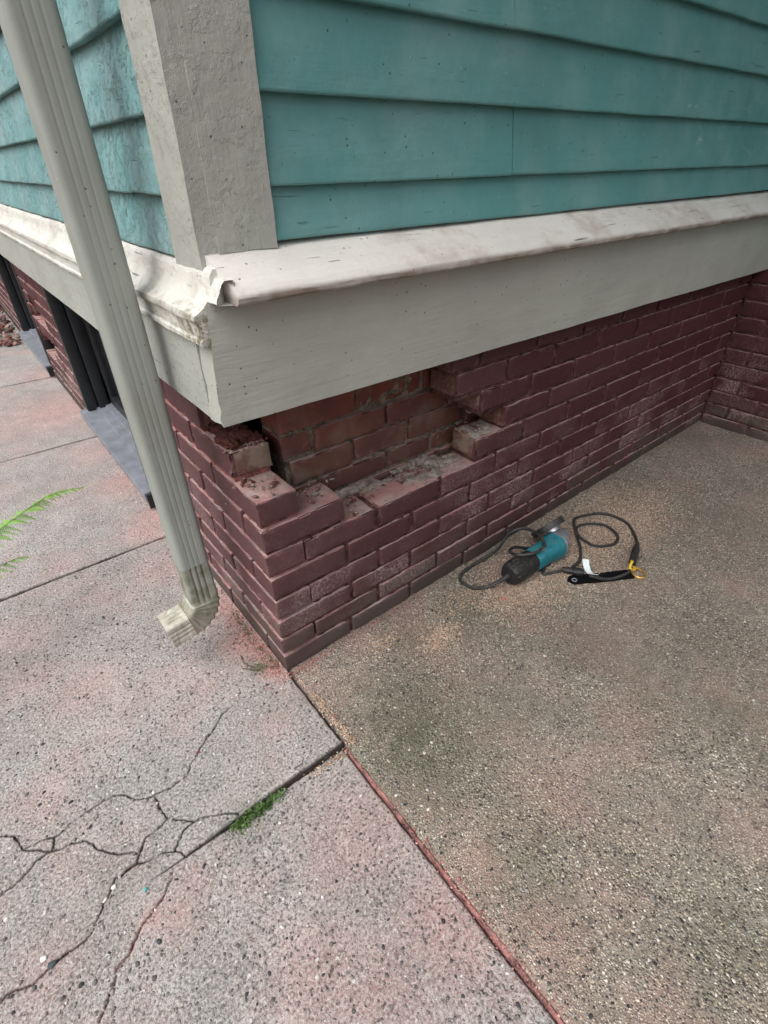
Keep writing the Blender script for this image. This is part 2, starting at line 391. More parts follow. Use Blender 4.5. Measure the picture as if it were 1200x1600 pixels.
def m_patio(name):
    """exposed aggregate: packed small stones in brown grey cement"""
    n = NT(name, .85, .25)
    st = n.attr('stain'); S = n.t.nodes.new('ShaderNodeSeparateColor'); n.L(st.outputs['Color'], S.inputs[0])
    warp = n.noise(90, 2)
    def layer(scale):
        v = n.voro(scale); col = n.sep(v.outputs['Color'])
        cc = n.ramp(col[0], [(0, (.045, .045, .045)), (.14, (.16, .14, .12)), (.32, (.29, .255, .215)), (.52, (.41, .37, .325)), (.70, (.56, .48, .37)), (.82, (.74, .69, .61)), (.92, (.33, .32, .31)), (1, (.84, .80, .74))], 'CONSTANT')
        return v.outputs['Distance'], cc, col
    d1, c1, k1 = layer(165); d2, c2, k2 = layer(290)
    cem = n.mix(n.ramp(n.noise(40, 4, .7), [(.3, 0), (.7, 1)]), (.10, .085, .070), (.27, .24, .21))
    s2 = n.ramp(d2, [(.35, 1), (.55, 0)]); s1 = n.math('MULTIPLY', n.ramp(d1, [(.33, 1), (.5, 0)]), n.ramp(k1[2], [(.38, 0), (.42, 1)]))
    c = n.mix(s2, cem, c2); c = n.mix(s1, c, c1)
    big = n.noise(1.7, 4); mid = n.noise(7, 5, .6)
    c = n.mix(n.ramp(mid, [(.40, .35), (.64, 0)]), c, (.12, .105, .088))
    pk = n.ramp(n.noise(4.2, 5, .62), [(.46, 0), (.66, .58)])
    pk = n.math('MAXIMUM', pk, n.math('MULTIPLY', S.outputs[0], n.ramp(n.noise(20, 5, .7), [(.25, .5), (.7, 1.2)])))
    c = n.mix(n.math('MULTIPLY', pk, .62, True), c, n.mix(s2, (.30, .16, .15), (.56, .38, .36)))
    gr = n.math('MULTIPLY', S.outputs[1], n.ramp(n.noise(26, 5, .7), [(.3, .45), (.6, 1)]))
    c = n.mix(1.0, c, (1.12, 1.13, 1.09), 'MULTIPLY')
    c = n.mix(n.math('MULTIPLY', gr, .75), c, n.mix(s1, (.062, .072, .038), (.13, .135, .085)))
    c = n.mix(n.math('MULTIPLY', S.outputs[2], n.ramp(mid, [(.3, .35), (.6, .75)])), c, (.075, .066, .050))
    h = n.math('ADD', n.math('MULTIPLY', n.math('MULTIPLY', s1, n.math('SUBTRACT', .6, d1)), 1.6), n.math('MULTIPLY', n.math('MULTIPLY', s2, n.math('SUBTRACT', .6, d2)), 1.0))
    return n.done(c, n.bump(h, 1.0, .004))

def m_vcol(name, rough=.85, bumpd=.001, nscale=300):
    n = NT(name, rough, .2)
    a = n.attr('tint'); f = n.noise(nscale, 3, .7)
    c = n.mix(n.ramp(f, [(.3, .5), (.6, 0)]), a.outputs['Color'], (.02, .018, .016))
    return n.done(c, n.bump(f, .5, bumpd))

M = {}
M['brick'] = m_brick('painted_brick')
M['brick_in'] = m_brick('raw_brick', 'inner')
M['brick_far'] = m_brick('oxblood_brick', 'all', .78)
M['mortar'] = m_mortar('dusty_mortar')
M['mortar_B'] = m_mortar('salmon_mortar', (.34, .135, .115), (.07, .026, .024))
M['mortar_in'] = m_mortar('old_lime_mortar', (.25, .20, .155), (.05, .04, .032))
M['mortar_lump'] = m_mortar('loose_mortar', (.36, .32, .28), (.13, .10, .09))
M['teal_A'] = m_paint('teal_paint_along_x', (.098, .265, .262), 'x', (.07, .18, .17), .3, .55, 0.3, .25, .40, .0026, scratch=.7)
M['teal_B_lit'] = m_paint('teal_paint_along_y_lit', (.16, .335, .342), 'y', (.10, .21, .20), .2, .35, 0.6, .5, .44, .0048, peel=1.1)  # same teal paint, lightened: brighter daylight on this wall put into the colour
M['sage_z'] = m_paint('sage_trim_upright', (.40, .405, .365), 'z', (.28, .27, .24), .22, .35, .7, .0, .48, .0042, peel=.35)
M['sage_x'] = m_paint('sage_trim_along_x', (.41, .415, .37), 'x', (.28, .265, .22), .2, 1.0, 0.0, .0, .5, .0024)
M['sage_y'] = m_paint('sage_trim_along_y', (.40, .415, .38), 'y', (.24, .22, .18), .25, .5, 0.5, .0, .5, .0032, peel=.3)
M['white_x'] = m_paint('white_cap_along_x', (.62, .60, .56), 'x', (.30, .21, .17), .6, 1.0, .75, .0, .55, .003, (.10, .07, .05), lip=True)
M['white_y'] = m_paint('white_mould_along_y', (.64, .625, .575), 'y', (.30, .26, .20), .55, .8, .75, .0, .55, .0036, (.1, .08, .06), peel=.5, mossy=True)
M['concrete'] = m_concrete('worn_concrete')
M['patio'] = m_patio('exposed_aggregate')
M['core'] = m_plain('dark_core', (.03, .025, .022), .9, .1)
M['sheath'] = m_plain('old_boards', (.10, .08, .06), .9, .1)
M['black_frame'] = m_plain('black_painted_wood', (.018, .02, .023), .42, .45, 0, .25, 25)
M['pane'] = m_plain('dark_glass', (.012, .014, .016), .08, .6, 0, .1, 5, .0)
M['sill'] = m_plain('blue_grey_sill', (.185, .195, .225), .5, .4, 0, .22, 18)
M['soil'] = m_plain('soil', (.11, .075, .055), .95, .1, 0, .4, 9, .01)
M['vcol'] = m_vcol('tinted_grains')

# ================================================================== SETTING
def set_stain(me, arr):
    ca = me.color_attributes.new('stain', 'FLOAT_COLOR', 'POINT')
    a = np.ones((len(me.vertices), 4), np.float32); a[:, :arr.shape[1]] = arr
    ca.data.foreach_set('color', a.ravel())
def blobs(P, L):
    s = np.zeros(len(P))
    for (x, y, r, a) in L:
        d2 = ((P[:, 0] - x) ** 2 + (P[:, 1] - y) ** 2) / (r * r)
        s = np.maximum(s, a * np.exp(-d2 * 1.2))
    return s
def sheet(name, x0, x1, y0, y1, res, hfun, mat, parent=None, skirt=.07, sfun=None):
    nx = int(round((x1 - x0) / res)) + 1; ny = int(round((y1 - y0) / res)) + 1
    X, Y = np.meshgrid(np.linspace(x0, x1, nx), np.linspace(y0, y1, ny), indexing='ij')
    P = np.stack([X.ravel(), Y.ravel(), np.zeros(nx * ny)], 1)
    Z, ST = hfun(P); P[:, 2] = Z
    I = np.arange(nx * ny).reshape(nx, ny)
    F = np.stack([I[:-1, :-1], I[1:, :-1], I[1:, 1:], I[:-1, 1:]], -1).reshape(-1, 4)
    ring = np.concatenate([I[:, 0], I[-1, 1:], I[::-1, -1][1:], I[0, ::-1][1:-1]])
    base = len(P); PB = P[ring].copy(); PB[:, 2] = -skirt
    k = np.arange(len(ring)); k2 = (k + 1) % len(ring)
    FS = np.stack([ring[k], base + k, base + k2, ring[k2]], 1)
    V = np.concatenate([P, PB]); Fa = np.concatenate([F, FS])
    me = bpy.data.meshes.new(name)
    me.vertices.add(len(V)); me.vertices.foreach_set('co', V.astype(np.float32).ravel())
    me.loops.add(Fa.size); me.loops.foreach_set('vertex_index', Fa.astype(np.int32).ravel())
    me.polygons.add(len(Fa)); me.polygons.foreach_set('loop_start', np.arange(0, Fa.size, 4, dtype=np.int32))
    me.polygons.foreach_set('use_smooth', np.ones(len(Fa), bool))
    me.update(calc_edges=True); me.validate()
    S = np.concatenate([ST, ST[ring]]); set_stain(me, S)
    me.materials.append(mat)
    me.set_sharp_from_angle(angle=math.radians(60))
    return link(name, me, parent)

CRACKS = [
 [(-0.1582, -0.0041), (-0.2193, -0.0377), (-0.2536, -0.0676), (-0.2948, -0.1013), (-0.3314, -0.1011), (-0.3657, -0.0977), (-0.3879, -0.0781), (-0.4251, -0.0454), (-0.4763, -0.0472), (-0.5231, -0.0539), (-0.5799, -0.0398)],
 [(-0.5309, -0.0513), (-0.5407, -0.075), (-0.5702, -0.0782), (-0.6036, -0.0994), (-0.6281, -0.101), (-.68, -.12)],
 [(-.68, .02), (-0.6151, 0.0099), (-0.5957, -0.0023), (-0.5827, -0.041), (-0.558, -0.0678), (-0.5337, -0.0807), (-0.4931, -0.0962), (-0.4731, -0.1298), (-0.4467, -0.158), (-0.4206, -0.186)],
 [(-0.3653, -0.1061), (-0.358, -0.1585), (-0.4028, -0.1658), (-0.4239, -0.1967)],
 [(-0.4239, -0.1967), (-0.4637, -0.2001), (-0.4764, -0.2177), (-0.5002, -0.2397), (-0.5194, -0.2575), (-0.549, -0.2602), (-0.5907, -0.262), (-0.6467, -0.2597), (-.7, -.255)],
 [(-0.4239, -0.1967), (-0.3682, -0.2217), (-0.3354, -0.199), (-0.3215, -0.1955), (-0.2867, -0.205), (-0.2465, -0.2338)],
 [(-0.3555, -0.1604), (-0.3215, -0.1955)],
 [(-0.3682, -0.2217), (-0.3536, -0.247)],
 [(-0.3806, -0.2642), (-0.4099, -0.2835), (-0.4507, -0.3021), (-0.4773, -0.3233), (-0.5001, -0.3351), (-0.5074, -0.3534), (-0.535, -0.381), (-.60, -.43)]]
CRACK_W = [.0010, .0013, .0010, .0010, .0013, .0013, .0011, .0010, .0011]
CRACK_PINK = [0, 0, 0, 0, .25, 0, 0, 0, 1]
def crack_field(P):
    D = np.full(len(P), 9.0); PK = np.zeros(len(P))
    W = P.copy()
    W[:, 0] += vfbm(P, 40, 3, 4) * .0055; W[:, 1] += vfbm(P, 40, 11, 4) * .0055
    for pl, wd, pk in zip(CRACKS, CRACK_W, CRACK_PINK):
        wloc = wd * (1 + .45 * vnoise(P, 22, 31))
        for a, b in zip(pl[:-1], pl[1:]):
            a = np.array(a); b = np.array(b); ab = b - a
            t = np.clip(((W[:, :2] - a) @ ab) / (ab @ ab), 0, 1)
            d = np.linalg.norm(W[:, :2] - a - t[:, None] * ab, axis=1) / np.maximum(wloc, .0004)
            up = d < D
            D = np.where(up, d, D); PK = np.where(up, pk, PK)
    return np.clip(1.35 - D * .8, 0, 1), PK
PINK_W = [(-.02, .33, .10, .9), (-.03, .15, .08, 1.2), (-.015, .03, .05, 1.2), (.0, .25, .06, 1.3), (-.01, .10, .05, 1.4), (-.07, 2.2, .35, .7), (-.25, 2.15, .3, .5), (-.03, 1.22, .14, .8), (-.05, 1.6, .15, .6), (-.41, .26, .11, .45), (-.094, -.11, .06, .4),
          (-.58, -.27, .08, .35), (-.394, -.325, .05, .55), (-.43, -.30, .03, .6), (-.08, -.41, .13, .5), (-.05, -.62, .11, .6), (-.25, -.54, .1, .55), (-.18, -.62, .1, .5), (-.36, -.294, .05, .45), (-.51, .55, .13, .35), (-.116, .59, .10, .5), (-.08, .83, .10, .7),
          (-.15, -.425, .08, .4), (-.03, .9, .1, .8), (-.03, .65, .06, .8), (-.30, .15, .07, .3), (-.03, 2.9, .2, .6), (-.2, 1.3, .2, .25)]
GREEN_W = [(.0, -.083, .05, .5), (-.058, -.075, .05, .35), (-.063, .046, .04, .45), (-.23, -.25, .05, .6), (-.47, -.21, .05, .3)]
def edge_drop(P, x0, x1, y0, y1, seed, r=.007):
    j = vfbm(P, 30, seed, 3) * .002
    dxr = np.where(P[:, 1] > -.004, 9, x1 - P[:, 0])          # no edge where the slab runs up against the wall
    dy0 = P[:, 1] - y0; dy1 = y1 - P[:, 1]
    if abs(y0 + .2437) < .001 or abs(y1 + .2441) < .001:          # this joint is worn away further out
        fade = np.clip((-.30 - P[:, 0]) / .22, 0, 1) * .009
        if abs(y0 + .2437) < .001: dy0 = dy0 + fade
        else: dy1 = dy1 + fade
    d = np.minimum(np.minimum(P[:, 0] - x0, dxr), np.minimum(dy0, dy1)) + j
    t = np.clip(1 - d / r, 0, 1)
    return t
def walk_h(x0, x1, y0, y1, seed, base, cracked):
    def h(P):
        z = base(P) + vfbm(P, 9, seed, 2) * .0012 + vnoise(P, 160, seed + 3) * .0006
        e = edge_drop(P, x0, x1, y0, y1, seed)
        z = z - e ** 2 * .007
        st = np.zeros((len(P), 3))
        st[:, 0] = blobs(P, PINK_W); st[:, 1] = blobs(P, GREEN_W)
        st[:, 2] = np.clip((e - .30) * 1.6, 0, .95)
        if cracked:
            c, pk = crack_field(P)
            z = z - c * .006
            st[:, 2] = np.maximum(st[:, 2], np.clip(c * 1.25, 0, 1)); st[:, 0] = np.where(c > .3, pk, st[:, 0])
        return z, st
    return h
ground = mk('ground', *box((0, 0, -.17), (140, 140, .1)), M['soil']); tag(ground, 'bare brown soil round the house and paving', 'ground', kind='structure')
walk = mk('walkway', *box((-.36, 1.5, -.085), (.72, 7.0, .05)), M['soil']); tag(walk, 'grey concrete walkway slabs along the window side of the house', 'walkway', kind='structure')
tilt = lambda P: np.where(P[:, 0] > -.42, np.clip((P[:, 0] + .42) / .42, 0, 1) ** 1.3 * -.019, 0)
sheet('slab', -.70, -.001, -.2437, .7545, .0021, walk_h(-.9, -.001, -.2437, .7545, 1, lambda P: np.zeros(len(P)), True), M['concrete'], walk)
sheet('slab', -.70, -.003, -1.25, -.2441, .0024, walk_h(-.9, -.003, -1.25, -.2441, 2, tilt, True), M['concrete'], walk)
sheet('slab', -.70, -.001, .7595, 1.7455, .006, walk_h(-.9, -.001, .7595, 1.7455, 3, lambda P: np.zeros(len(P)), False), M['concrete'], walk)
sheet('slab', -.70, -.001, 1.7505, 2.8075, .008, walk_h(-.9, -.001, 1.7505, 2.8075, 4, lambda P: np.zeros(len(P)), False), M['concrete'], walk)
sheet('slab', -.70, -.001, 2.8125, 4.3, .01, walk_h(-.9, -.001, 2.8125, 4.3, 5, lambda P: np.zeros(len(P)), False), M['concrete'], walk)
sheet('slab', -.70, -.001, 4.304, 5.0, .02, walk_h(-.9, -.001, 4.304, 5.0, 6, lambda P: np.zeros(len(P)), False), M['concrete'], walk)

PINK_P = [(.05, -.02, .05, .9), (.2, -.03, .07, .8), (.375, -.05, .06, .55), (.32, -.29, .09, .4), (.26, -.58, .10, .5), (.05, -.59, .07, .8), (.04, -.42, .05, .5), (.06, -.734, .09, .7), (.50, -.875, .09, .45), (.78, -.46, .13, .35), (1.2, -.25, .2, .3), (1.8, -.15, .2, .3),
          (.25, -.43, .07, .35), (.19, -.76, .08, .45), (.03, -.9, .08, .5), (.9, -.8, .2, .25), (1.5, -.6, .3, .25)]
GREEN_P = [(.14, -.34, .17, 1.0), (.135, -.63, .09, .6), (.587, -.60, .10, .35), (.705, -.76, .12, .45), (.293, -.955, .12, .4), (.15, -.2, .07, .7), (.47, -.14, .09, .55), (.3, -.12, .08, .5), (.28, -.75, .06, .3)]
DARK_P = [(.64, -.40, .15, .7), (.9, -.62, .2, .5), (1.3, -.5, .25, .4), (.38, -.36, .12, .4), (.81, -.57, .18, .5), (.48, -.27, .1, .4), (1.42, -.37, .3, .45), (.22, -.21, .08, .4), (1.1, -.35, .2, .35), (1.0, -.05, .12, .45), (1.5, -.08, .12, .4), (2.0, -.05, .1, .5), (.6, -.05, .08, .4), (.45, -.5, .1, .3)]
def patio_z(x): return -.006 + .017 * np.asarray(x, float)
def patio_h(P):
    z = patio_z(P[:, 0]) + vfbm(P, 5, 40, 2) * .0018
    e = edge_drop(P, .0042, 9, -9, 9, 41, .007); z = z - e ** 2 * .006
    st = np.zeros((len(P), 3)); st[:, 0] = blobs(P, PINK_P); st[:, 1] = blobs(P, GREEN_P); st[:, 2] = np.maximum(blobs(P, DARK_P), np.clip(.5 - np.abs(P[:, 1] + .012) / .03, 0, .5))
    return z, st
pt = sheet('patio', .0042, 3.2, -2.6, .03, .009, patio_h, M['patio']); tag(pt, 'brown exposed aggregate patio slab in the corner of the house', 'patio', kind='structure')

# joint filled with red brick dust between walk and patio
n = 420; V = []; F = []
ys = np.linspace(-1.25, -.005, n)
for i, y in enumerate(ys):
    for k, (dx, dz) in enumerate([(-.0022, -.03), (-.0012, -.0135), (.0018, -.0100), (.0042, -.0115), (.0055, -.03)]):
        q = np.array([[dx * 40, y, k]]); sink = -.010 * min(1, max(0, (y + .33) / .1)) if y > -.33 else 0
        V.append((dx + float(vfbm(np.array([[0, y, k]]), 40, 4)) * .0016, y, dz + float(vfbm(np.array([[dx, y, 0]]), 60, 9)) * .0040 + sink - .0015))
for i in range(n - 1):
    for k in range(4): F.append((i * 5 + k, i * 5 + k + 1, (i + 1) * 5 + k + 1, (i + 1) * 5 + k))
M['joint'] = m_mortar('red_joint_dust', (.40, .19, .175), (.055, .034, .03))
jf = mk('joint_filler', V, F, M['joint']); tag(jf, 'red dust filled expansion joint between walkway and patio', 'joint', kind='structure')

# ================================================================== HOUSE
house = empty('house', (0, 0, 0)); tag(house, 'corner of an old teal clapboard house on a damaged painted brick foundation', 'house')
BED = [-.008, .0553, .1119, .1729, .2364, .3024, .3687, .4373, .5035, .570, .636, .702]
G = .0122
_bm = {}
def brick_mesh(L, D, H, mat, var, worn=1.0):
    key = (round(L, 2), round(D, 2), round(H, 3), mat, var, worn)
    if key not in _bm:
        V, F = rounded((round(L, 2) or .01, D, H), (max(3, int(L / .013)), 5, 5), min(.0017 * (1 if worn <= 1 else 1.6), H / 4), .0010 * worn, 34, var + 1, .011 * worn)
        _bm[key] = mesh_from('brick', V, F, M[mat], 50)
    return _bm[key]
def zwarp(x, z): return .010 * x * (1 - z / .45)
def put_brick(parent, axis, s0, s1, zlo, zhi, depth, mat, off=0.0, worn=1.0, warp=False, face=0.0):
    L = s1 - s0; H = zhi - zlo
    Lm = max(.01, round(L, 2))
    me = brick_mesh(Lm, depth, round(H, 3), mat, random.randrange(9), worn)
    c = (s0 + s1) / 2; zc = (zlo + zhi) / 2
    j = random.uniform(-.0012, .0015) + off
    rz = random.uniform(-.009, .009); ry = random.uniform(-.010, .010); zc += random.uniform(-.0018, .0010)
    if axis == 'A':
        if warp: zc += zwarp(c, zc); ry -= .010 * (1 - zc / .45)
        loc = (c, face + depth / 2 + j, zc); rot = (0, ry, rz + (math.pi if random.random() < .5 else 0))
        if rot[2] > 1: rot = (0, -ry, rot[2])
    elif axis == 'B':
        loc = (face + depth / 2 + j, c, zc); rot = (0, ry, math.pi / 2 + rz + (math.pi if random.random() < .5 else 0))
    else:
        loc = (face + depth / 2 + j, c, zc); rot = (0, ry, math.pi / 2 + rz)
    return link('brick', me, parent, loc, rot, (L / Lm, 1, 1))
def joints(off, pitch, lo, hi):
    k = math.ceil((lo - off) / pitch); out = []
    while off + k * pitch < hi - .02:
        v = off + k * pitch + random.uniform(-.007, .007)
        if v > lo + .02: out.append(v)
        k += 1
    return out
def mortar_run(mb, axis, s0, s1, zlo, zhi, d0, d1, seed, warp=False, face=0.0):
    xs = np.linspace(s0, s1, max(2, int((s1 - s0) / .012) + 1)); zs = np.linspace(zlo, zhi, 7)
    V, F = lattice(list(xs), [d0, (d0 + d1) / 2, d1], list(zs))
    nn = vfbm(V, 70, seed, 3)
    fr = V[:, 1] <= d0 + 1e-6; V[:, 1] = np.where(fr, V[:, 1] + nn * .0044, V[:, 1])
    tp = V[:, 2] >= zhi - 1e-6; V[:, 2] = np.where(tp, V[:, 2] + vfbm(V, 50, seed + 4) * .0015, V[:, 2])
    if warp: V[:, 2] += zwarp(V[:, 0], V[:, 2])
    if axis == 'A': V = V + np.array([0, face, 0])
    else: V = np.stack([V[:, 1] + face, V[:, 0], V[:, 2]], 1)
    mb.add(V, F)

# ---- wall along +X
wallA_m = MB(); rowsA = []
XE = 2.189
for k in range(1, 12):
    odd = k % 2 == 1
    js = joints(.2013 if odd else .0885, .21, 0.0, XE)
    start = 0.0 if odd else .0885
    segs = []
    pts = [start] + [q for q in js if q > start + .03] + [XE]
    miss = {7: (.2, .6213), 8: (.0885, .7225), 9: (-1, .632), 10: (-1, .535), 11: (-1, .52)}.get(k)
    for a, b in zip(pts[:-1], pts[1:]):
        a2, b2 = a, b
        if miss:
            if a >= miss[0] - .02 and b <= miss[1] + .02: continue
            if a < miss[1] < b and b - miss[1] > .02 and a >= miss[0] - .02: a2 = miss[1]
        segs.append((a2, b2))
    rowsA.append(segs)
    # runs of mortar behind continuous bricks
    runs = []
    for s in segs:
        if runs and abs(runs[-1][1] - s[0]) < 1e-6: runs[-1][1] = s[1]
        else: runs.append(list(s))
    for r in runs:
        s0 = r[0] + (.012 if r[0] > 0.01 else .006); s1 = r[1] - (.012 if r[1] < XE - .01 else 0)
        wallA_m_top = BED[k] - G / 2 - .0035
        mortar_run(wallA_m, 'A', s0, s1, BED[k - 1] - G / 2 - .0015, wallA_m_top, .0062, .088, k, True)
wallA = wallA_m.mk('brick_wall', M['mortar'], house, 50)
for k, segs in enumerate(rowsA, 1):
    for a, b in segs:
        put_brick(wallA, 'A', a + (G / 2 if a > .001 else 0), b - (G / 2 if b < XE - .001 else 0), BED[k - 1] + G / 2, BED[k] - G / 2, .090, 'brick', warp=True, worn=2.6 if (k, round(a, 1)) in ((7, .6), (8, .7), (9, .6), (10, .5), (11, .5)) else (1.7 if (k in (6, 7) and a < .62) else 1.0))

# ---- wall along +Y (window side)
YW0, YW1, YP1, YQ1, YE = .945, 1.935, 2.78, 3.82, 6.0
wallB_m = MB(); rowsB = []
for k in range(1, 12):
    odd = k % 2 == 1
    js = joints(.093 if odd else .217, .22, 0.0, YE)
    segs = []
    for lo, hi in ((0.0, YW0), (YW1, YP1), (YQ1, YE)) if k > 1 else ((0.0, YE),):
        st = lo
        if lo == 0.0: st = .093 if odd else 0.0
        pts = [st] + [q for q in js if st + .04 < q < hi - .03] + [hi]
        for a, b in zip(pts[:-1], pts[1:]):
            if k >= 10 and a < .2: continue
            if k == 11 and a < .3: continue
            if k in (7, 8) and 2.38 < (a + b) / 2 < 2.66: continue
            if k in (4, 5) and 2.38 < (a + b) / 2 < 2.72: continue
            segs.append((a, b))
    rowsB.append(segs)
    runs = []
    for s in segs:
        if runs and abs(runs[-1][1] - s[0]) < 1e-6: runs[-1][1] = s[1]
        else: runs.append(list(s))
    for r in runs:
        mortar_run(wallB_m, 'B', r[0] + .012, r[1] - .012, BED[k - 1] - G / 2 - .0015, BED[k] - G / 2 - .0035, .0062, .088, 50 + k)
wallB = wallB_m.mk('brick_wall', M['mortar_B'], house, 50)
for k, segs in enumerate(rowsB, 1):
    for a, b in segs:
        rough = 2.6 if (k == 9 and a < .15) else (1.5 if YW1 - .01 < a < YP1 else 1.0)
        put_brick(wallB, 'B', a + (G / 2 if a > .001 else 0), b - G / 2, BED[k - 1] + G / 2, BED[k] - G / 2, .090, 'brick', worn=rough)

# ---- return wall on the far right
wallC_m = MB(); rowsC = []
YC = -1.5
for k in range(1, 12):
    js = [-q for q in joints(.105 if k % 2 == 0 else .205, .21, 0, 1.5)]
    pts = [-.002] + js + [YC]
    rowsC.append(list(zip(pts[:-1], pts[1:])))
    mortar_run(wallC_m, 'C', YC, -.0, BED[k - 1] - G / 2 - .0015, BED[k] - G / 2 - .0035, .0068, .09, 90 + k, face=2.185)
for v in range(len(wallC_m.V)): x, y, z = wallC_m.V[v]; wallC_m.V[v] = (x, y, z + zwarp(2.18, z))
wallC = wallC_m.mk('brick_wall', M['mortar'], house, 50)
for k, segs in enumerate(rowsC, 1):
    for b, a in segs:
        lo, hi = BED[k - 1] + G / 2, BED[k] - G / 2
        dz = zwarp(2.18, (lo + hi) / 2)
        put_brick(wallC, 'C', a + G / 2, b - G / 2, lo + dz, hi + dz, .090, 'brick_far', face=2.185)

# ---- inner wythe seen through the hole
IB = [.30, .3745, .431, .4975, .56, .632, .70]
inner_m = MB()
for k in range(6): mortar_run(inner_m, 'A', .128, .90, IB[k] - .005, IB[k + 1] - .006, .1185, .205, 120 + k)
inner = inner_m.mk('inner_brick_wall', M['mortar_in'], house, 50)
IJ = [[.12, .285, .49, .70, .9], [.12, .213, .417, .575, .78, .9], [.135, .31, .4865, .69, .9], [.12, .205, .412, .62, .83, .9], [.12, .325, .535, .74, .9], [.12, .22, .43, .64, .85, .9]]
for k in range(6):
    for a, b in zip(IJ[k][:-1], IJ[k][1:]):
        put_brick(inner, 'A', a + .004, b - .006, IB[k] + .005, IB[k + 1] - .005, .088, 'brick_in', worn=2.0, face=.1135, off=random.uniform(-.012, .004))

# ---- mortar left in the hole
def crust(name, c, d, seed, mat, rough=.004, rot=0.0):
    V, F = lattice(list(np.linspace(-d[0] / 2, d[0] / 2, max(6, int(d[0] / .005)))), list(np.linspace(-d[1] / 2, d[1] / 2, max(5, int(d[1] / .005)))), list(np.linspace(-d[2] / 2, d[2] / 2, max(3, int(d[2] / .005)))))
    e = np.maximum(np.abs(V[:, 0]) / (d[0] / 2), np.abs(V[:, 1]) / (d[1] / 2))
    V[:, 2] = V[:, 2] * np.clip(1.25 - e ** 3, .25, 1) - np.clip(e - .5, 0, 1) * d[2] * .4
    off = np.array([[seed * 2.3, seed, 0]])
    for fq, am in ((30, 1.3), (90, .9), (190, .55)):
        V = V + np.stack([vnoise(V + off, fq, seed + 3 * a) for a in range(3)], 1) * rough * am
    return mk(name, V + np.array(c), F, mat, house, 25)
ML = M['mortar_lump']
for i, (c, d, r_) in enumerate([((.475, .045, .3630), (.15, .072, .006), .0022), ((.36, .080, .363), (.10, .03, .008), .003), ((.575, .066, .365), (.10, .05, .010), .004), ((.668, .048, .4335), (.065, .074, .008), .003), ((.705, .055, .4355), (.04, .055, .014), .004),
                            ((.30, .104, .362), (.16, .018, .022), .005), ((.50, .104, .366), (.16, .018, .018), .005), ((.235, .101, .36), (.05, .022, .022), .005), ((.14, .103, .405), (.08, .02, .022), .005),
                            ((.695, .088, .49), (.04, .025, .04), .005), ((.748, .05, .499), (.02, .06, .008), .003)]):
    crust('mortar_lump', c, d, i + 3, ML, r_)
M['crumb'] = m_mortar('crumbled_clay', (.10, .034, .027), (.035, .014, .012))
crust('brick_rubble', (.046, .18, .574), (.078, .14, .020), 31, M['crumb'], .0065)
crust('brick_rubble', (.046, .255, .588), (.07, .05, .035), 33, M['crumb'], .007)

# ---- body of the house behind the facings, and an added dark block against light leaks
core = MB()
core.add(*box((3.12, 3.12, .27), (5.8, 5.76, .84)))
core.mk('light_block_core', M['core'], house)
body = MB()
body.add(*box((3.01, 3.01, 2.2), (6.0, 5.99, 3.0)))
body.add(*box((4.11, -.81, 2.05), (3.8, 1.6, 3.3)))
body.add(*box((4.2, -.81, .2), (3.6, 1.5, .9)))
body.mk('wall_sheathing', M['sheath'], house)
mk('roof', *box((2.9, 2.2, 3.76), (6.8, 8.4, .12)), M['sheath'], house)

# ---- fascia, cap and moulding
V, F = extrude([(.0, .692), (.048, .692), (.048, .878), (.0, .878)], -.0500, 2.188, .012, 'A', .0011, 22, 5, .014, stretch=(.35, 1, 1))
V[:, 2] += -.0045 * V[:, 0] * np.clip((.90 - V[:, 2]) / .2, 0, 1)
e = V[:, 0] < -.045; V[:, 0] = np.where(e, V[:, 0] + vfbm(V, 60, 8) * .0028 + np.maximum(vnoise(V, 130, 18) - .1, 0) * .007 + np.clip((V[:, 2] - .70) / .18, 0, 1) * .012, V[:, 0])
mk('fascia_board', V, F, M['sage_x'], house)
V, F = extrude([(-.0, .692), (.048, .692), (.048, .830), (.0, .830)], .0005, 6.0, .02, 'B', .0012, 18, 6, .02, stretch=(1, .35, 1))
mk('fascia_board', V, F, M['sage_y'], house)
cap = [(.0, .945), (.022, .937), (.050, .921), (.078, .902), (.088, .894), (.0905, .889), (.0895, .883), (.085, .8795), (.05, .879), (.0, .879)]
V, F = extrude(cap, -.0, 2.188, .010, 'A', .0011, 30, 9, .009, skew=lambda u, z: -.018 + .012 * (u / .09), stretch=(.5, 1, 1))
V[:, 2] += np.where(V[:, 2] > .884, .003 * np.sin(V[:, 0] * 2.2), 0)
mk('water_table_cap', V, F, M['white_x'], house)
mould = [(.0, .925), (.018, .923), (.024, .915), (.026, .900), (.031, .887), (.041, .876), (.053, .869), (.0585, .867), (.060, .861), (.0585, .856), (.0535, .853), (.0525, .832), (.056, .829), (.056, .823), (.048, .8205), (.0, .8315)]
V, F = extrude(mould, -.0475, 6.0, .014, 'B', .0013, 40, 12, .006, stretch=(1, .5, 1))
mk('cornice_moulding', V, F, M['white_y'], house)

mt = [(.003, .9130), (.016, .9120), (.0245, .9020), (.0300, .8905), (.0350, .8835), (.030, .8805), (.003, .8805)]
V, F = extrude(mt, -.082, -.0462, .005, 'B', .0016, 60, 44, .005, skew=lambda u, z: .038 * (1 - (u - .003) / .032))
mk('mitre_return', V, F, M['white_y'], house)

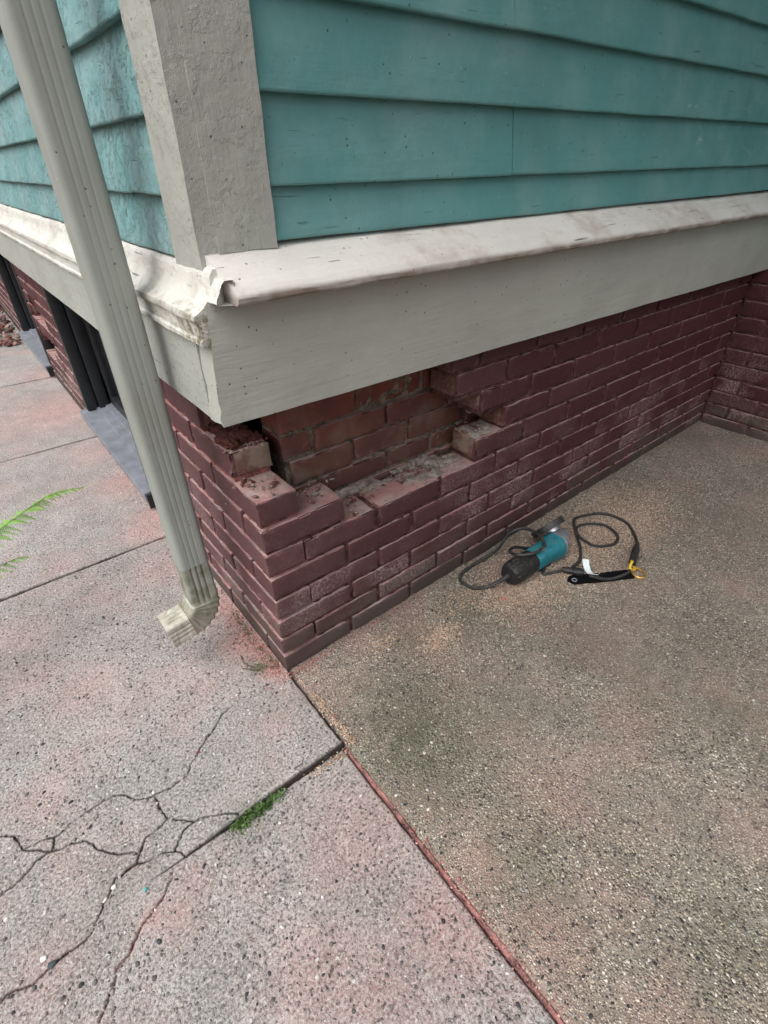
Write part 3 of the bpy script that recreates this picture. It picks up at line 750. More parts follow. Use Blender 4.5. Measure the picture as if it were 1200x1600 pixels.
# ---- corner boards
V, F = lattice(list(np.linspace(.0052, .1000, 10)), [-.0235, -.01, .004], list(np.linspace(.938, 3.7, 190)))
V = V + np.stack([vfbm(V * np.array([1, 1, .6]), 30, 21 + a) for a in range(3)], 1) * .0011
mk('corner_board', V, F, M['sage_z'], house)
V, F = lattice(list(np.linspace(-.0225, .0055, 5)), list(np.linspace(-.0215, .0815, 10)), list(np.linspace(.912, 3.7, 190)))
r = np.clip(V, [-.017, -.016, -9], [9, 9, 9]) - V
V = V + np.stack([vfbm(V * np.array([1, 1, .6]), 30, 61 + a) for a in range(3)], 1) * .0012
mk('corner_board', V, F, M['sage_z'], house)

# ---- clapboards
def board(axis, s0, s1, z0, h, mat, seed, amp, ds):
    prof = [(.0200, z0 + .0009), (.0206, z0 + .0022), (.0204, z0 + .0045), (.0030, z0 + h), (.0002, z0 + h), (.0002, z0 + .012), (.006, z0 + .0004), (.0192, z0)]
    V, F = extrude(prof, s0, s1, ds, axis, amp * .6, 30, seed, .012, stretch=((.3, 1, 1) if axis == 'A' else (1, .3, 1)))
    return mk('clapboard', V, F, mat, house)
zA = [.905, 1.017, 1.124, 1.2272, 1.322, 1.424] + [1.424 + .1 * i for i in range(1, 22)]
for i, z in enumerate(zA):
    h = (zA[i + 1] if i + 1 < len(zA) else z + .1) - z + .022
    if i == 0: z0, h = .9465, zA[1] - .9465 + .022
    else: z0 = z
    ds = .02 if i < 6 else .3
    if i == 1:
        board('A', .101, .634, z0, h, M['teal_A'], i, .0012, ds); board('A', .6365, 2.188, z0 + .001, h, M['teal_A'], i + 50, .0012, ds)
    elif i == 3:
        board('A', .101, .60, z0, h, M['teal_A'], i, .0012, ds); board('A', .6015, 2.188, z0, h, M['teal_A'], i + 50, .0012, ds)
    else: board('A', .101, 2.188, z0, h, M['teal_A'], i, .0012, ds)
zB = [.905, 1.007, 1.101, 1.203, 1.302, 1.40] + [1.40 + .1 * i for i in range(1, 22)]
for i, z in enumerate(zB):
    h = (zB[i + 1] if i + 1 < len(zB) else z + .1) - z + .022
    z0 = z
    if i == 0: z0, h = .9265, zB[1] - .9265 + .022
    ds = .022 if i < 6 else .3
    board('B', .0822, 6.0, z0, h, M['teal_B_lit'], 100 + i, .0019, ds)
# the return wall above its brick
for i in range(25):
    z0 = .70 + .104 * i
    prof = [(.0195, z0 + .0015), (.0205, z0 + .005), (.0065, z0 + .126), (.0005, z0 + .126), (.0005, z0 + .012), (.006, z0), (.018, z0)]
    V, F = extrude(prof, -1.6, -.092 if i < 3 else -.024, .3, 'B', 0, 1, 0, .5)
    V[:, 0] += 2.209
    mk('clapboard', V, F, M['teal_A'], house)

# ---- basement windows
def window(y0, y1):
    hgt = .70
    win = mk('window', *box((.128, (y0 + y1) / 2, .385), (.006, y1 - y0 - .18, .52)), M['pane'], house)
    for ya, yb in ((y0 + .004, y0 + .054), (y1 - .054, y1 - .004)):      # outer casing
        V, F = rounded((.050, .05, hgt - .075), (3, 3, 8), .005)
        mk('casing', V + np.array((.022, (ya + yb) / 2, .0755 + (hgt - .075) / 2)), F, M['black_frame'], win)
    for ya, yb in ((y0 + .002, y0 + .075), (y1 - .075, y1 - .002)):      # stepped inner jamb
        V, F = rounded((.046, .073, hgt - .08), (3, 3, 8), .004)
        mk('jamb', V + np.array((.073, (ya + yb) / 2, .08 + (hgt - .08) / 2)), F, M['black_frame'], win)
    for zc, hh in ((.115, .05), (.66, .06)):
        V, F = rounded((.03, y1 - y0 - .15, hh), (3, 8, 3), .004); mk('sash_rail', V + np.array((.118, (y0 + y1) / 2, zc)), F, M['black_frame'], win)
    for yc in (y0 + .098, (y0 + y1) / 2, y1 - .098):
        V, F = rounded((.032, .045, .50), (3, 3, 6), .004); mk('sash_stile', V + np.array((.1185, yc, .385)), F, M['black_frame'], win)
    # sill: sloping slab with a raised strip
    prof = [(.031, .034), (.0335, .068), (.031, .0725), (-.035, .0745), (-.037, .084), (-.075, .086), (-.077, .094), (-.135, .095), (-.135, .03)]
    V, F = extrude(prof, y0 + .006, y1 - .002, .03, 'B', .0006, 20, 3, .02)
    mk('sill', V, F, M['sill'], win)
    V, F = extrude([(.0285, .010), (.0285, .0655), (-.13, .070), (-.13, .010)], y0 - .004, y0 + .005, .004, 'B')
    mk('sill_end', V, F, M['black_frame'], win)
    return win
window(YW0, YW1); window(YP1, YQ1)

# ================================================================== DOWNSPOUT
M['spout'] = m_paint('sage_metal_paint', (.315, .335, .305), 'z', (.19, .185, .155), .25, .15, 0, 0, .42, .0010)
def m_elbow():
    n = NT('stained_shaded_elbow', .5, .4)
    x, y, z = n.sep()
    mid = n.noise(24, 5, .65); st = n.noise(1, 4, .6, n.vec((60, 60, 6)))
    c = n.mix(n.ramp(mid, [(.35, 0), (.65, 1)]), (.42, .41, .35), (.55, .54, .47))
    c = n.mix(n.ramp(n.math('ADD', z, n.math('MULTIPLY', mid, .02)), [(.205, 0), (.225, 1)]), c, (.30, .31, .27))
    c = n.mix(n.ramp(st, [(.48, 0), (.66, .7)]), c, (.23, .175, .11))
    groove_shade = n.ramp(n.geo.outputs['Pointiness'], [(.40, 1), (.485, 0)])  # shade between the ridges painted into the colour of the grooves
    c = n.mix(n.math('MULTIPLY', groove_shade, .75), c, (.10, .09, .065))
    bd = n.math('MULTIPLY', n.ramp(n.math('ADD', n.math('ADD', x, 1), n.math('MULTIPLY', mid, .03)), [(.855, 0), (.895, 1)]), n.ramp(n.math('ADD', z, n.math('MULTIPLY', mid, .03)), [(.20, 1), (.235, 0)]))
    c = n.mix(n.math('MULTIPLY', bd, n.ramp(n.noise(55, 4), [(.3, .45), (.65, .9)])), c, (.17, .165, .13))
    alg = n.math('MULTIPLY', n.ramp(n.math('ADD', z, n.math('MULTIPLY', mid, .04)), [(.17, 0), (.20, 1), (.29, 1), (.33, 0)]), n.ramp(n.noise(38, 4), [(.42, 0), (.58, 1)]))
    c = n.mix(n.math('MULTIPLY', alg, .6), c, (.13, .135, .075))
    return n.done(c, n.bump(mid, .4, .0012))
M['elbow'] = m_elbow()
M['elbow_up'] = m_elbow()
SX0, SX1, SY0, SY1 = -.1395, -.0745, .150, .212
def spout_ring(nr=4, amp=.0007, sub=10, corner=.007):
    """outline of a corrugated downspout section in local (a = across x, b = across y), size 1 x 1 in units of the half widths"""
    ha, hb = (SX1 - SX0) / 2, (SY1 - SY0) / 2
    pts = []
    for side in range(4):
        L = (ha if side % 2 == 0 else hb) - corner
        for i in range(nr * sub + 1):
            t = -1 + 2 * i / (nr * sub)
            w = amp * max(math.exp(-((t - g) / .085) ** 2) for g in (-.5, 0, .5))
            if side == 0: p = (t * L, -hb + w)
            elif side == 1: p = (ha - w, t * L)
            elif side == 2: p = (-t * L, hb - w)
            else: p = (-ha + w, -t * L)
            pts.append(p)
        cx, cy = [(ha - corner, -hb + corner), (ha - corner, hb - corner), (-ha + corner, hb - corner), (-ha + corner, -hb + corner)][side]
        for a in (22, 45, 68):
            an = math.radians([-90, 0, 90, 180][side] + a); pts.append((cx + corner * math.cos(an), cy + corner * math.sin(an)))
    return pts
ring = spout_ring(corner=.011); ring_e = spout_ring(amp=.0034); ring_p = spout_ring(amp=.0004)
SCX, SCY = (SX0 + SX1) / 2, (SY0 + SY1) / 2
def sweep(frames, ring, cap_ends=False):
    """frames: (centre, axis a, axis b, scale a, scale b)"""
    V = []; F = []
    m = len(ring)
    for fr_ in frames:
        c, A, B, sa, sb = fr_[:5]
        for (a, b) in (fr_[5] if len(fr_) > 5 else ring): V.append(np.array(c) + np.array(A) * a * sa + np.array(B) * b * sb)
    for i in range(len(frames) - 1):
        for k in range(m): F.append((i * m + k, i * m + (k + 1) % m, (i + 1) * m + (k + 1) % m, (i + 1) * m + k))
    return V, F
ds = empty('downspout', (SCX, SCY, 0)); tag(ds, 'pale sage corrugated metal downspout with stained elbow at the house corner', 'downspout')
def dpart(name, V, F, mat, sharp=40):
    V = [np.array(v) - np.array((SCX, SCY, 0)) for v in V]
    o = mk(name, V, F, mat, ds, sharp); return o
frames = [((SCX, SCY, z), (1, 0, 0), (0, 1, 0), 1, 1) for z in (3.6, 2, 1.2, .8, .5, .31, .300)]
frames += [((SCX, SCY, .3005), (1, 0, 0), (0, 1, 0), .95, .95), ((SCX, SCY, .36), (1, 0, 0), (0, 1, 0), .95, .95)]
dpart('pipe', *sweep(frames, ring), M['spout'])
# elbow: crimped upper collar, ridged bend, short corrugated outlet
cr = .046; zc = .205; ANG = math.radians(82)
fr = [((SCX, SCY, .335), (1, 0, 0), (0, 1, 0), .945, .945), ((SCX, SCY, .30), (1, 0, 0), (0, 1, 0), .955, .955), ((SCX, SCY, .23), (1, 0, 0), (0, 1, 0), .985, .985), ((SCX, SCY, .200), (1, 0, 0), (0, 1, 0), 1.03, 1.03)]
ccx = SX0 - .020                      # bend centre sits outside the pipe on the -X side
NB = 66
for i in range(NB + 1):
    t = i / NB; th = t * ANG
    rad = SCX - ccx
    c = (ccx + rad * math.cos(th), SCY, .190 - rad * math.sin(th))
    A = (math.cos(th), 0, -math.sin(th))
    ph = (t * 6.5) % 1.0
    s = .985 + .085 * (1 - abs(2 * ph - 1)) ** 1.6
    fr.append((c, A, (0, 1, 0), s * (1 + .02 * t), s * (1 + .05 * t), ring_p))
dx = -math.sin(ANG); dz = -math.cos(ANG)
c0 = np.array(fr[-1][0]); A = fr[-1][1]
for q, s in ((.004, 1.0), (.02, 1.01), (.052, 1.03), (.054, 1.03), (.0535, .98), (.01, .96)):
    fr.append((c0 + np.array((dx, 0, dz)) * q, A, (0, 1, 0), s * 1.0, s * 1.04))
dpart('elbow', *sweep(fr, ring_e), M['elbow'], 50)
V, F = rounded((.008, .005, .008), (3, 3, 3), .0024); M['screw'] = m_plain('screw_head', (.30, .30, .28), .4, .5, .6)
dpart('screw', V + np.array((SCX + .004, SY0 - .001, .283)), F, M['screw'])

# ================================================================== ANGLE GRINDER
M['teal_plastic'] = m_plain('teal_plastic', (.006, .15, .19), .38, .5, 0, .18, 40, .0004, .25)
M['black_plastic'] = m_plain('black_rubber', (.014, .0145, .016), .5, .4, 0, .3, 60, .0008, .15)
M['cord'] = m_plain('grey_black_cord', (.022, .023, .025), .5, .4, 0, .35, 50, .0006, .2)
M['alu'] = m_plain('cast_alloy', (.50, .52, .56), .38, .5, .75, .15, 50, .0006)
M['disc'] = m_plain('worn_disc', (.05, .048, .046), .6, .4, .2, .4, 90, .0008)
M['white_tag'] = m_plain('white_paper_tag', (.62, .70, .70), .6, .3, 0, .08, 30, .0002)
M['yellow'] = m_plain('yellow_plastic', (.62, .43, .03), .45, .4, 0, .15)
M['brass'] = m_plain('brass_hook', (.60, .38, .10), .35, .5, .8, .2)
M['strap'] = m_plain('black_strap', (.004, .004, .005), .85, .1, 0, .3, 200, .0006)
GX, GY = .64, -.150
gz = float(patio_z(.8))
gr = empty('angle_grinder', (GX, GY, gz)); tag(gr, 'teal and black corded angle grinder lying on the patio by the brick wall', 'power tool')
ZC = .040
def gmk(name, V, F, mat, parent=None, sharp=40, smooth=True):
    return mk(name, V, F, mat, parent or gr, sharp)
def loft(stations, n=28, sq=2.6):
    """stations: (x, ry, rz, yoff, zoff) superellipse rings along +X in grinder space"""
    V = []; F = []
    for (x, ry, rz, yo, zo) in stations:
        for k in range(n):
            a = 2 * math.pi * k / n; c, s = math.cos(a), math.sin(a)
            V.append((x, yo + ry * math.copysign(abs(c) ** (2 / sq), c), ZC + zo + rz * math.copysign(abs(s) ** (2 / sq), s)))
    m = len(stations)
    for i in range(m - 1):
        for k in range(n): F.append((i * n + k, i * n + (k + 1) % n, (i + 1) * n + (k + 1) % n, (i + 1) * n + k))
    F.append(tuple(range(n))); F.append(tuple((m - 1) * n + k for k in range(n)))
    return V, F
gmk('rear_housing', *loft([(.012, .020, .020, 0, 0), (.014, .027, .027, 0, 0), (.022, .0315, .0315, 0, 0), (.040, .034, .034, 0, 0), (.085, .0335, .0335, 0, 0), (.118, .032, .032, 0, 0)]), M['black_plastic'])
mbv = MB()
for a in (20, 42, 64, 86, 108):
    for xo in (.024, .044):
        V, F = rounded((.015, .0028, .003), (3, 2, 2), .001)
        an = math.radians(a); nv = np.array((0, -math.cos(an), math.sin(an))); tv = np.array((0, math.sin(an), math.cos(an)))
        W = np.outer(V[:, 0], (1, 0, 0)) + np.outer(V[:, 1], tv) + np.outer(V[:, 2], nv)
        mbv.add(W + np.array((xo, 0, ZC)) + nv * (.0325 if xo < .03 else .0342), F)
M['rib'] = m_plain('dusty_vent_rib', (.075, .072, .07), .7, .3)
o = gmk('vent_ribs', mbv.V, mbv.F, M['rib']); o['kind'] = 'stuff'
gmk('motor_housing', *loft([(.117, .0325, .0325, 0, 0), (.119, .0335, .0335, 0, 0), (.150, .0335, .0335, 0, 0), (.180, .0345, .0345, 0, 0), (.205, .037, .037, 0, 0), (.222, .0395, .0395, 0, 0), (.236, .0405, .0405, 0, 0)]), M['teal_plastic'])
gmk('flange', *loft([(.2362, .0395, .0395, 0, 0), (.2365, .0415, .0415, 0, 0), (.243, .0415, .0415, 0, 0), (.2435, .039, .039, 0, 0)]), M['alu'])
gmk('gear_head', *loft([(.2432, .037, .037, 0, 0), (.254, .035, .036, .002, .002), (.270, .029, .032, .005, .004), (.288, .022, .026, .008, .006), (.302, .015, .018, .010, .008), (.308, .006, .008, .010, .008)], 20, 2.8), M['alu'])
V, F = rounded((.060, .016, .008), (6, 3, 3), .003); gmk('paddle_switch', V + np.array((.165, -.0335 * .5, ZC - .036)), F, M['black_plastic'])
nrm = np.array((0, .80, .60)); nrm /= np.linalg.norm(nrm); tx = np.array((1.0, 0, 0)); ty = np.cross(nrm, tx)
def disc_mesh(center, rad, thick, a0=0, a1=360, n=40, rin=0.0):
    V = []; F = []
    full = (a1 - a0) >= 360
    m = n if full else n + 1
    for k in range(m):
        a = math.radians(a0 + (a1 - a0) * k / n)
        d = math.cos(a) * tx + math.sin(a) * ty
        for r_, h_ in ((rin, -thick / 2), (rad, -thick / 2), (rad, thick / 2), (rin, thick / 2)): V.append(center + d * r_ + nrm * h_)
    for k in range(n):
        a, b = k * 4, ((k + 1) % m) * 4
        for j in range(4): F.append((a + j, a + (j + 1) % 4, b + (j + 1) % 4, b + j))
    if not full: F.append((0, 1, 2, 3)); F.append((n * 4 + 3, n * 4 + 2, n * 4 + 1, n * 4))
    return V, F
sp0 = np.array((.262, .006, ZC + .004))
dc = sp0 + nrm * .046
P = np.array([sp0 + nrm * .02, sp0 + nrm * .052]); gmk('spindle', *tube(P, .011, 14), M['alu'])
gmk('cutting_disc', *disc_mesh(dc + nrm * .006, .052, .0025, rin=.004), M['disc'])
gmk('lock_nut', *disc_mesh(dc + nrm * .012, .012, .007, rin=.004), M['alu'])
gmk('guard', *disc_mesh(dc - nrm * .003, .060, .003, 95, 275, 30, .016), M['black_plastic'])
V = []; F = []
gmk('guard_rim', *[(lambda a: a)(x) for x in (lambda: (lambda VV, FF: (VV, FF))(*disc_mesh(dc + nrm * .007, .0615, .018, 95, 275, 30, .0585)))()], M['black_plastic'])
gmk('guard_collar', *disc_mesh(dc - nrm * .010, .026, .010, rin=.012, n=24), M['alu'])
# label on the tool
V, F = rounded((.022, .014, .0012), (3, 3, 2), .0005); 
V = np.stack([V[:, 0], V[:, 1] * .82 , V[:, 2] + V[:, 1] * .5], 1)
gmk('rating_label', V + np.array((.150, -.010, ZC + .0335)), F, M['white_tag'])
# cord strain relief and power cord (world points moved into tool space)
def toG(P): return np.array(P, float) - np.array((GX, GY, gz))
sr = toG([(.656, -.150, gz + ZC), (.640, -.150, gz + ZC - .001), (.622, -.145, gz + .033)])
gmk('strain_relief', *tube(catmull(sr, 6), np.linspace(.0085, .0062, 13), 10), M['cord'])
pz = lambda x, h: float(patio_z(x)) + h
cordA = [(.630, -.147, pz(.63, .036)), (.600, -.122, pz(.6, .012)), (.572, -.098, pz(.56, .006)), (.5615, -.068, pz(.56, .006)), (.572, -.038, pz(.56, .006)), (.615, -.025, pz(.61, .006)), (.6815, -.030, pz(.68, .014)),
         (.738, -.040, pz(.738, .032)), (.795, -.030, pz(.80, .052)), (.833, -.052, pz(.83, .070)), (.831, -.108, pz(.83, .083)), (.800, -.156, pz(.80, .088)), (.772, -.166, pz(.77, .0865)), (.735, -.159, pz(.73, .085)),
         (.708, -.130, pz(.7, .078)), (.722, -.093, pz(.72, .062)), (.765, -.082, pz(.77, .048)), (.815, -.090, pz(.8, .022)), (.850, -.092, pz(.85, .008)), (.87, -.11, pz(.87, .005)), (.85, -.150, pz(.85, .0045)), (.79, -.178, pz(.79, .0045)), (.775, -.190, pz(.77, .005)), (.7954, -.2001, pz(.79, .005)), (.8297, -.2184, pz(.83, .009))]
cd_o = gmk('power_cord', *tube(catmull(toG(cordA), 9), .0049, 9), M['cord'])
pl = MB()
P0, P1 = np.array((.826, -.216, pz(.83, .012))), np.array((.862, -.266, pz(.86, .012)))
dirp = (P1 - P0) / np.linalg.norm(P1 - P0)
st = [P0 + dirp * (np.linalg.norm(P1 - P0) * t) for t in (0, .1, .3, .5, .52, .75, .95, 1)]
V, F = tube(toG(st), [.006, .009, .0105, .0105, .012, .0125, .012, .008], 10); pl.add(V, F)
mk('plug', pl.V, pl.F, M['black_plastic'], cd_o)

# ================================================================== EXTENSION CORD
ex = empty('extension_cord', (1.05, -.17, float(patio_z(1.05)))); EO = np.array(ex.location)
tag(ex, 'dark extension cord looped on the patio with yellow clip and white tag', 'cord')
cordB = [(.842, -.236, pz(.84, .016)), (.870, -.228, pz(.86, .007)), (.9145, -.221, pz(.91, .005)), (.9661, -.1865, pz(.96, .005)), (1.003, -.150, pz(1, .006)), (1.033, -.1206, pz(1.03, .010)), (1.0874, -.0849, pz(1.08, .005)), (1.1505, -.1041, pz(1.15, .005)), (1.185, -.128, pz(1.18, .005)), (1.2004, -.1625, pz(1.2, .005)), (1.1945, -.2198, pz(1.19, .005)), (1.1352, -.2807, pz(1.13, .007)), (1.10, -.302, pz(1.1, .010))]
me_c = MB(); me_c.add(*tube(catmull(np.array(cordB) - EO, 9), .0049, 9))
loopP = [(1.006, -.185, pz(1, .005)), (1.0085, -.1516, pz(1, .010)), (1.036, -.124, pz(1.03, .013)), (1.0839, -.124, pz(1.08, .005)), (1.1282, -.1645, pz(1.13, .005)), (1.1254, -.2052, pz(1.11, .005)), (1.1058, -.2340, pz(1.1, .005)), (1.0658, -.2464, pz(1.06, .005)), (1.0244, -.2293, pz(1.02, .005)), (1.006, -.205, pz(1, .005)), (1.006, -.185, pz(1, .005))]
me_c.add(*tube(catmull(np.array(loopP) - EO, 9), .0047, 9))
cordC = [(.985, -.3455, pz(.98, .008)), (.9694, -.3491, pz(.97, .007)), (.9381, -.3432, pz(.93, .0065)), (.9061, -.3312, pz(.9, .0065)), (.885, -.3151, pz(.88, .008)), (.862, -.285, pz(.86, .012))]
me_c.add(*tube(catmull(np.array(cordC) - EO, 9), .0046, 9))
me_c.mk('cord', M['cord'], ex, 40)
P0, P1 = np.array((1.112, -.297, pz(1.1, .012))), np.array((1.008, -.338, pz(1.0, .012)))
st = [P0 + (P1 - P0) * t for t in (0, .12, .3, .32, .5, .52, .7, .9, 1)]
V, F = tube(np.array(st) - EO, [.0055, .008, .0095, .0115, .0115, .0105, .0115, .0115, .0085], 10)
mk('connector', V, F, M['black_plastic'], ex)
hk = catmull([(1.015, -.330, pz(1, .014)), (1.003, -.338, pz(1, .024)), (.990, -.341, pz(1, .022)), (.984, -.345, pz(1, .012)), (.992, -.352, pz(1, .006)), (1.005, -.352, pz(1, .006))], 6)
mk('yellow_tie', *tube(hk - EO, .0042, 8), M['yellow'], ex)
hk = catmull([(.998, -.344, pz(1, .012)), (1.005, -.362, pz(1, .010)), (1.000, -.384, pz(1, .008)), (.985, -.390, pz(1, .006)), (.973, -.380, pz(1, .005)), (.975, -.362, pz(1, .006)), (.986, -.350, pz(1, .009))], 6)
mk('brass_hook', *tube(hk - EO, .0034, 8), M['brass'], ex)
V = []; F = []
tagpts = [(.893, -.238, .030), (.882, -.250, .020), (.874, -.262, .013), (.868, -.276, .012), (.872, -.290, .016)]
wv = np.array((.013, -.013, 0))
for (x, y, h) in tagpts:
    b = np.array((x, y, pz(x, h))) - EO
    for s, t in ((0, 0), (1, 0), (1, -.0008), (0, -.0008)): V.append(b + wv * s + np.array((0, 0, t)))
for i in range(len(tagpts) - 1):
    for j in range(4): F.append((i * 4 + j, i * 4 + (j + 1) % 4, i * 4 + 4 + (j + 1) % 4, i * 4 + 4 + j))
F.append((0, 1, 2, 3)); F.append((19, 18, 17, 16))
mk('paper_tag', V, F, M['white_tag'], ex, 60)

# ================================================================== STRAP
sc_ = empty('cord_strap', (.89, -.30, float(patio_z(.89)))); SO = np.array(sc_.location)
tag(sc_, 'flat black strap with a metal eyelet lying under the cord plug', 'strap')
A0 = np.array((.806, -.251, 0)); A1 = np.array((.976, -.357, 0)); u = (A1 - A0) / np.linalg.norm(A1 - A0); v = np.array((-u[1], u[0], 0)); Ls = np.linalg.norm(A1 - A0)
V = []; F = []
ns = 16
for i in range(ns + 1):
    t = i / ns; hw = .0165 * (math.sqrt(max(0, 1 - (1 - t / .1) ** 2)) if t < .1 else 1) + .003
    b = A0 + u * Ls * t; z = pz(b[0], .0028 + .0012 * math.sin(t * 9))
    for s, dzz in ((-1, 0), (-.5, .0004), (0, .0006), (.5, .0004), (1, 0)): V.append(np.array((b[0], b[1], z + dzz)) + v * hw * s - SO)
    for s in (1, 0, -1): V.append(np.array((b[0], b[1], z - .0022)) + v * hw * s - SO)
for i in range(ns):
    for j in range(8): F.append((i * 8 + j, i * 8 + (j + 1) % 8, i * 8 + 8 + (j + 1) % 8, i * 8 + 8 + j))
F.append(tuple(range(8))); F.append(tuple(ns * 8 + j for j in range(8)))
mk('band', V, F, M['strap'], sc_, 50)
cE = np.array((.823, -.2635, pz(.82, .0045))) - SO
rp = [cE + np.array((.0065 * math.cos(a), .0065 * math.sin(a), 0)) for a in np.linspace(0, 2 * math.pi, 20)]
V, F = tube(rp, .0016, 6); mk('eyelet', V, F, M['alu'], sc_)

# ================================================================== FERN
def m_leaf(name, a, b):
    n = NT(name, .5, .35); f = n.noise(40, 3)
    c = n.mix(n.ramp(f, [(.3, 0), (.7, 1)]), a, b)
    n.b.inputs['Subsurface Weight'].default_value = 0.0
    return n.done(c)
M['fern'] = m_leaf('fern_green', (.13, .33, .03), (.26, .50, .07))
M['moss'] = m_leaf('moss_green', (.045, .10, .02), (.12, .19, .06))
fern = empty('fern', (-.86, .30, 0)); FO = np.array(fern.location)
tag(fern, 'bright green fern reaching over the walkway from beside it', 'fern')
def pinna_mesh():
    V = []; F = []
    n = 12
    for i in range(n):
        t = i / (n - 1); w = .0085 * (1 - t) ** .7 + .001; x = t
        for s in (-1, 1):
            k = len(V); xx = x; 
            V += [(xx, 0, -.12 * t * t), (xx + .02, s * w * 32, -.12 * t * t - .03), (xx + .07, s * w * 30, -.12 * t * t - .035), (xx + .06, 0, -.12 * t * t)]
            F.append((k, k + 1, k + 2, k + 3) if s > 0 else (k + 3, k + 2, k + 1, k))
    return mesh_from('pinna', V, F, M['fern'], None, False)
pin_me = pinna_mesh()
def frond(pts, n, lmax, name='frond', curl=.0):
    P = catmull(pts, 10)
    fr = mk(name, *tube(P - FO, np.linspace(.0016, .0005, len(P)), 6), M['fern'], fern)
    T = np.gradient(P, axis=0)
    for i in range(n):
        t = .12 + .86 * i / (n - 1); q = t * (len(P) - 1); k = int(q); p = P[min(k, len(P) - 1)]; d = Vector(T[min(k, len(P) - 1)]).normalized()
        L = lmax * (1 - t) ** .75 * (1 if t > .3 else .6 + t) + .006
        side = d.cross(Vector((0, 0, 1))).normalized()
        for s in (-1, 1):
            dr = (side * s * .75 + d * random.uniform(.35, .8) + Vector((0, 0, random.uniform(-.85, .05)))).normalized()
            up = Vector((0, 0, 1)); yv = up.cross(dr).normalized(); zv = dr.cross(yv)
            Mx = Matrix((dr, yv, zv)).transposed().to_euler()
            o = link('pinna', pin_me, fr, Vector(p - FO), Mx, (L, L, L))
    return fr
frond([(-.86, .30, .02), (-.78, .36, .20), (-.62, .445, .315), (-.47, .525, .325), (-.36, .635, .315), (-.29, .685, .310), (-.215, .703, .292)], 56, .062)
frond([(-.86, .30, .02), (-.76, .33, .16), (-.62, .41, .25), (-.50, .475, .262), (-.435, .518, .256), (-.405, .545, .235)], 16, .06)
frond([(-.86, .30, .02), (-.90, .20, .25), (-.95, .02, .36), (-.98, -.15, .33)], 20, .08)
frond([(-.86, .30, .02), (-.95, .42, .25), (-1.05, .6, .38), (-1.1, .8, .33)], 20, .08)
frond([(-.86, .30, .02), (-1.0, .28, .22), (-1.2, .25, .33), (-1.4, .2, .28)], 20, .08)

# ================================================================== STUFF AND SMALL THINGS
ICO = None
def ico():
    global ICO
    if ICO is None:
        t = (1 + 5 ** .5) / 2
        V = np.array([(-1, t, 0), (1, t, 0), (-1, -t, 0), (1, -t, 0), (0, -1, t), (0, 1, t), (0, -1, -t), (0, 1, -t), (t, 0, -1), (t, 0, 1), (-t, 0, -1), (-t, 0, 1)]) / math.sqrt(1 + t * t)
        F = np.array([(0, 11, 5), (0, 5, 1), (0, 1, 7), (0, 7, 10), (0, 10, 11), (1, 5, 9), (5, 11, 4), (11, 10, 2), (10, 7, 6), (7, 1, 8), (3, 9, 4), (3, 4, 2), (3, 2, 6), (3, 6, 8), (3, 8, 9), (4, 9, 5), (2, 4, 11), (6, 2, 10), (8, 6, 7), (9, 8, 1)])
        ICO = (V, F)
    return ICO
OCT = (np.array([(1, 0, 0), (-1, 0, 0), (0, 1, 0), (0, -1, 0), (0, 0, 1), (0, 0, -1)], float), np.array([(0, 2, 4), (2, 1, 4), (1, 3, 4), (3, 0, 4), (2, 0, 5), (1, 2, 5), (3, 1, 5), (0, 3, 5)]))
def scatter(name, pos, size, flat, cols, rng, shape='ico', jit=.25, smooth=True, mat='vcol'):
    BV, BF = ico() if shape == 'ico' else OCT
    n = len(pos); nv = len(BV)
    V = BV[None] * (1 + rng.uniform(-jit, jit, (n, nv, 1)))
    S = np.stack([size * rng.uniform(.75, 1.35, n), size * rng.uniform(.6, 1.1, n), size * flat * rng.uniform(.7, 1.2, n)], 1)
    V = V * S[:, None, :]
    tl = rng.uniform(-.4, .4, n); c, s = np.cos(tl)[:, None], np.sin(tl)[:, None]
    y, z = V[..., 1] * c - V[..., 2] * s, V[..., 1] * s + V[..., 2] * c; V = np.stack([V[..., 0], y, z], -1)
    an = rng.uniform(0, 6.28, n); c, s = np.cos(an)[:, None], np.sin(an)[:, None]
    x, y = V[..., 0] * c - V[..., 1] * s, V[..., 0] * s + V[..., 1] * c; V = np.stack([x, y, V[..., 2]], -1)
    V = V + np.asarray(pos)[:, None, :]
    F = (BF[None] + (np.arange(n) * nv)[:, None, None]).reshape(-1, 3); V = V.reshape(-1, 3)
    me = bpy.data.meshes.new(name)
    me.vertices.add(len(V)); me.vertices.foreach_set('co', V.astype(np.float32).ravel())
    me.loops.add(F.size); me.loops.foreach_set('vertex_index', F.astype(np.int32).ravel())
    me.polygons.add(len(F)); me.polygons.foreach_set('loop_start', np.arange(0, F.size, 3, dtype=np.int32))
    me.polygons.foreach_set('use_smooth', np.full(len(F), smooth)); me.update(calc_edges=True)
    ca = me.color_attributes.new('tint', 'FLOAT_COLOR', 'POINT')
    C = np.ones((n, nv, 4), np.float32); C[:, :, :3] = np.asarray(cols)[:, None, :]; ca.data.foreach_set('color', C.ravel())
    me.materials.append(M[mat])
    return link(name, me)
RNG = np.random.default_rng(5)
def pick(pal, n, w=None):
    pal = np.array(pal); return pal[RNG.choice(len(pal), n, p=w)] * RNG.uniform(.8, 1.2, (n, 1))
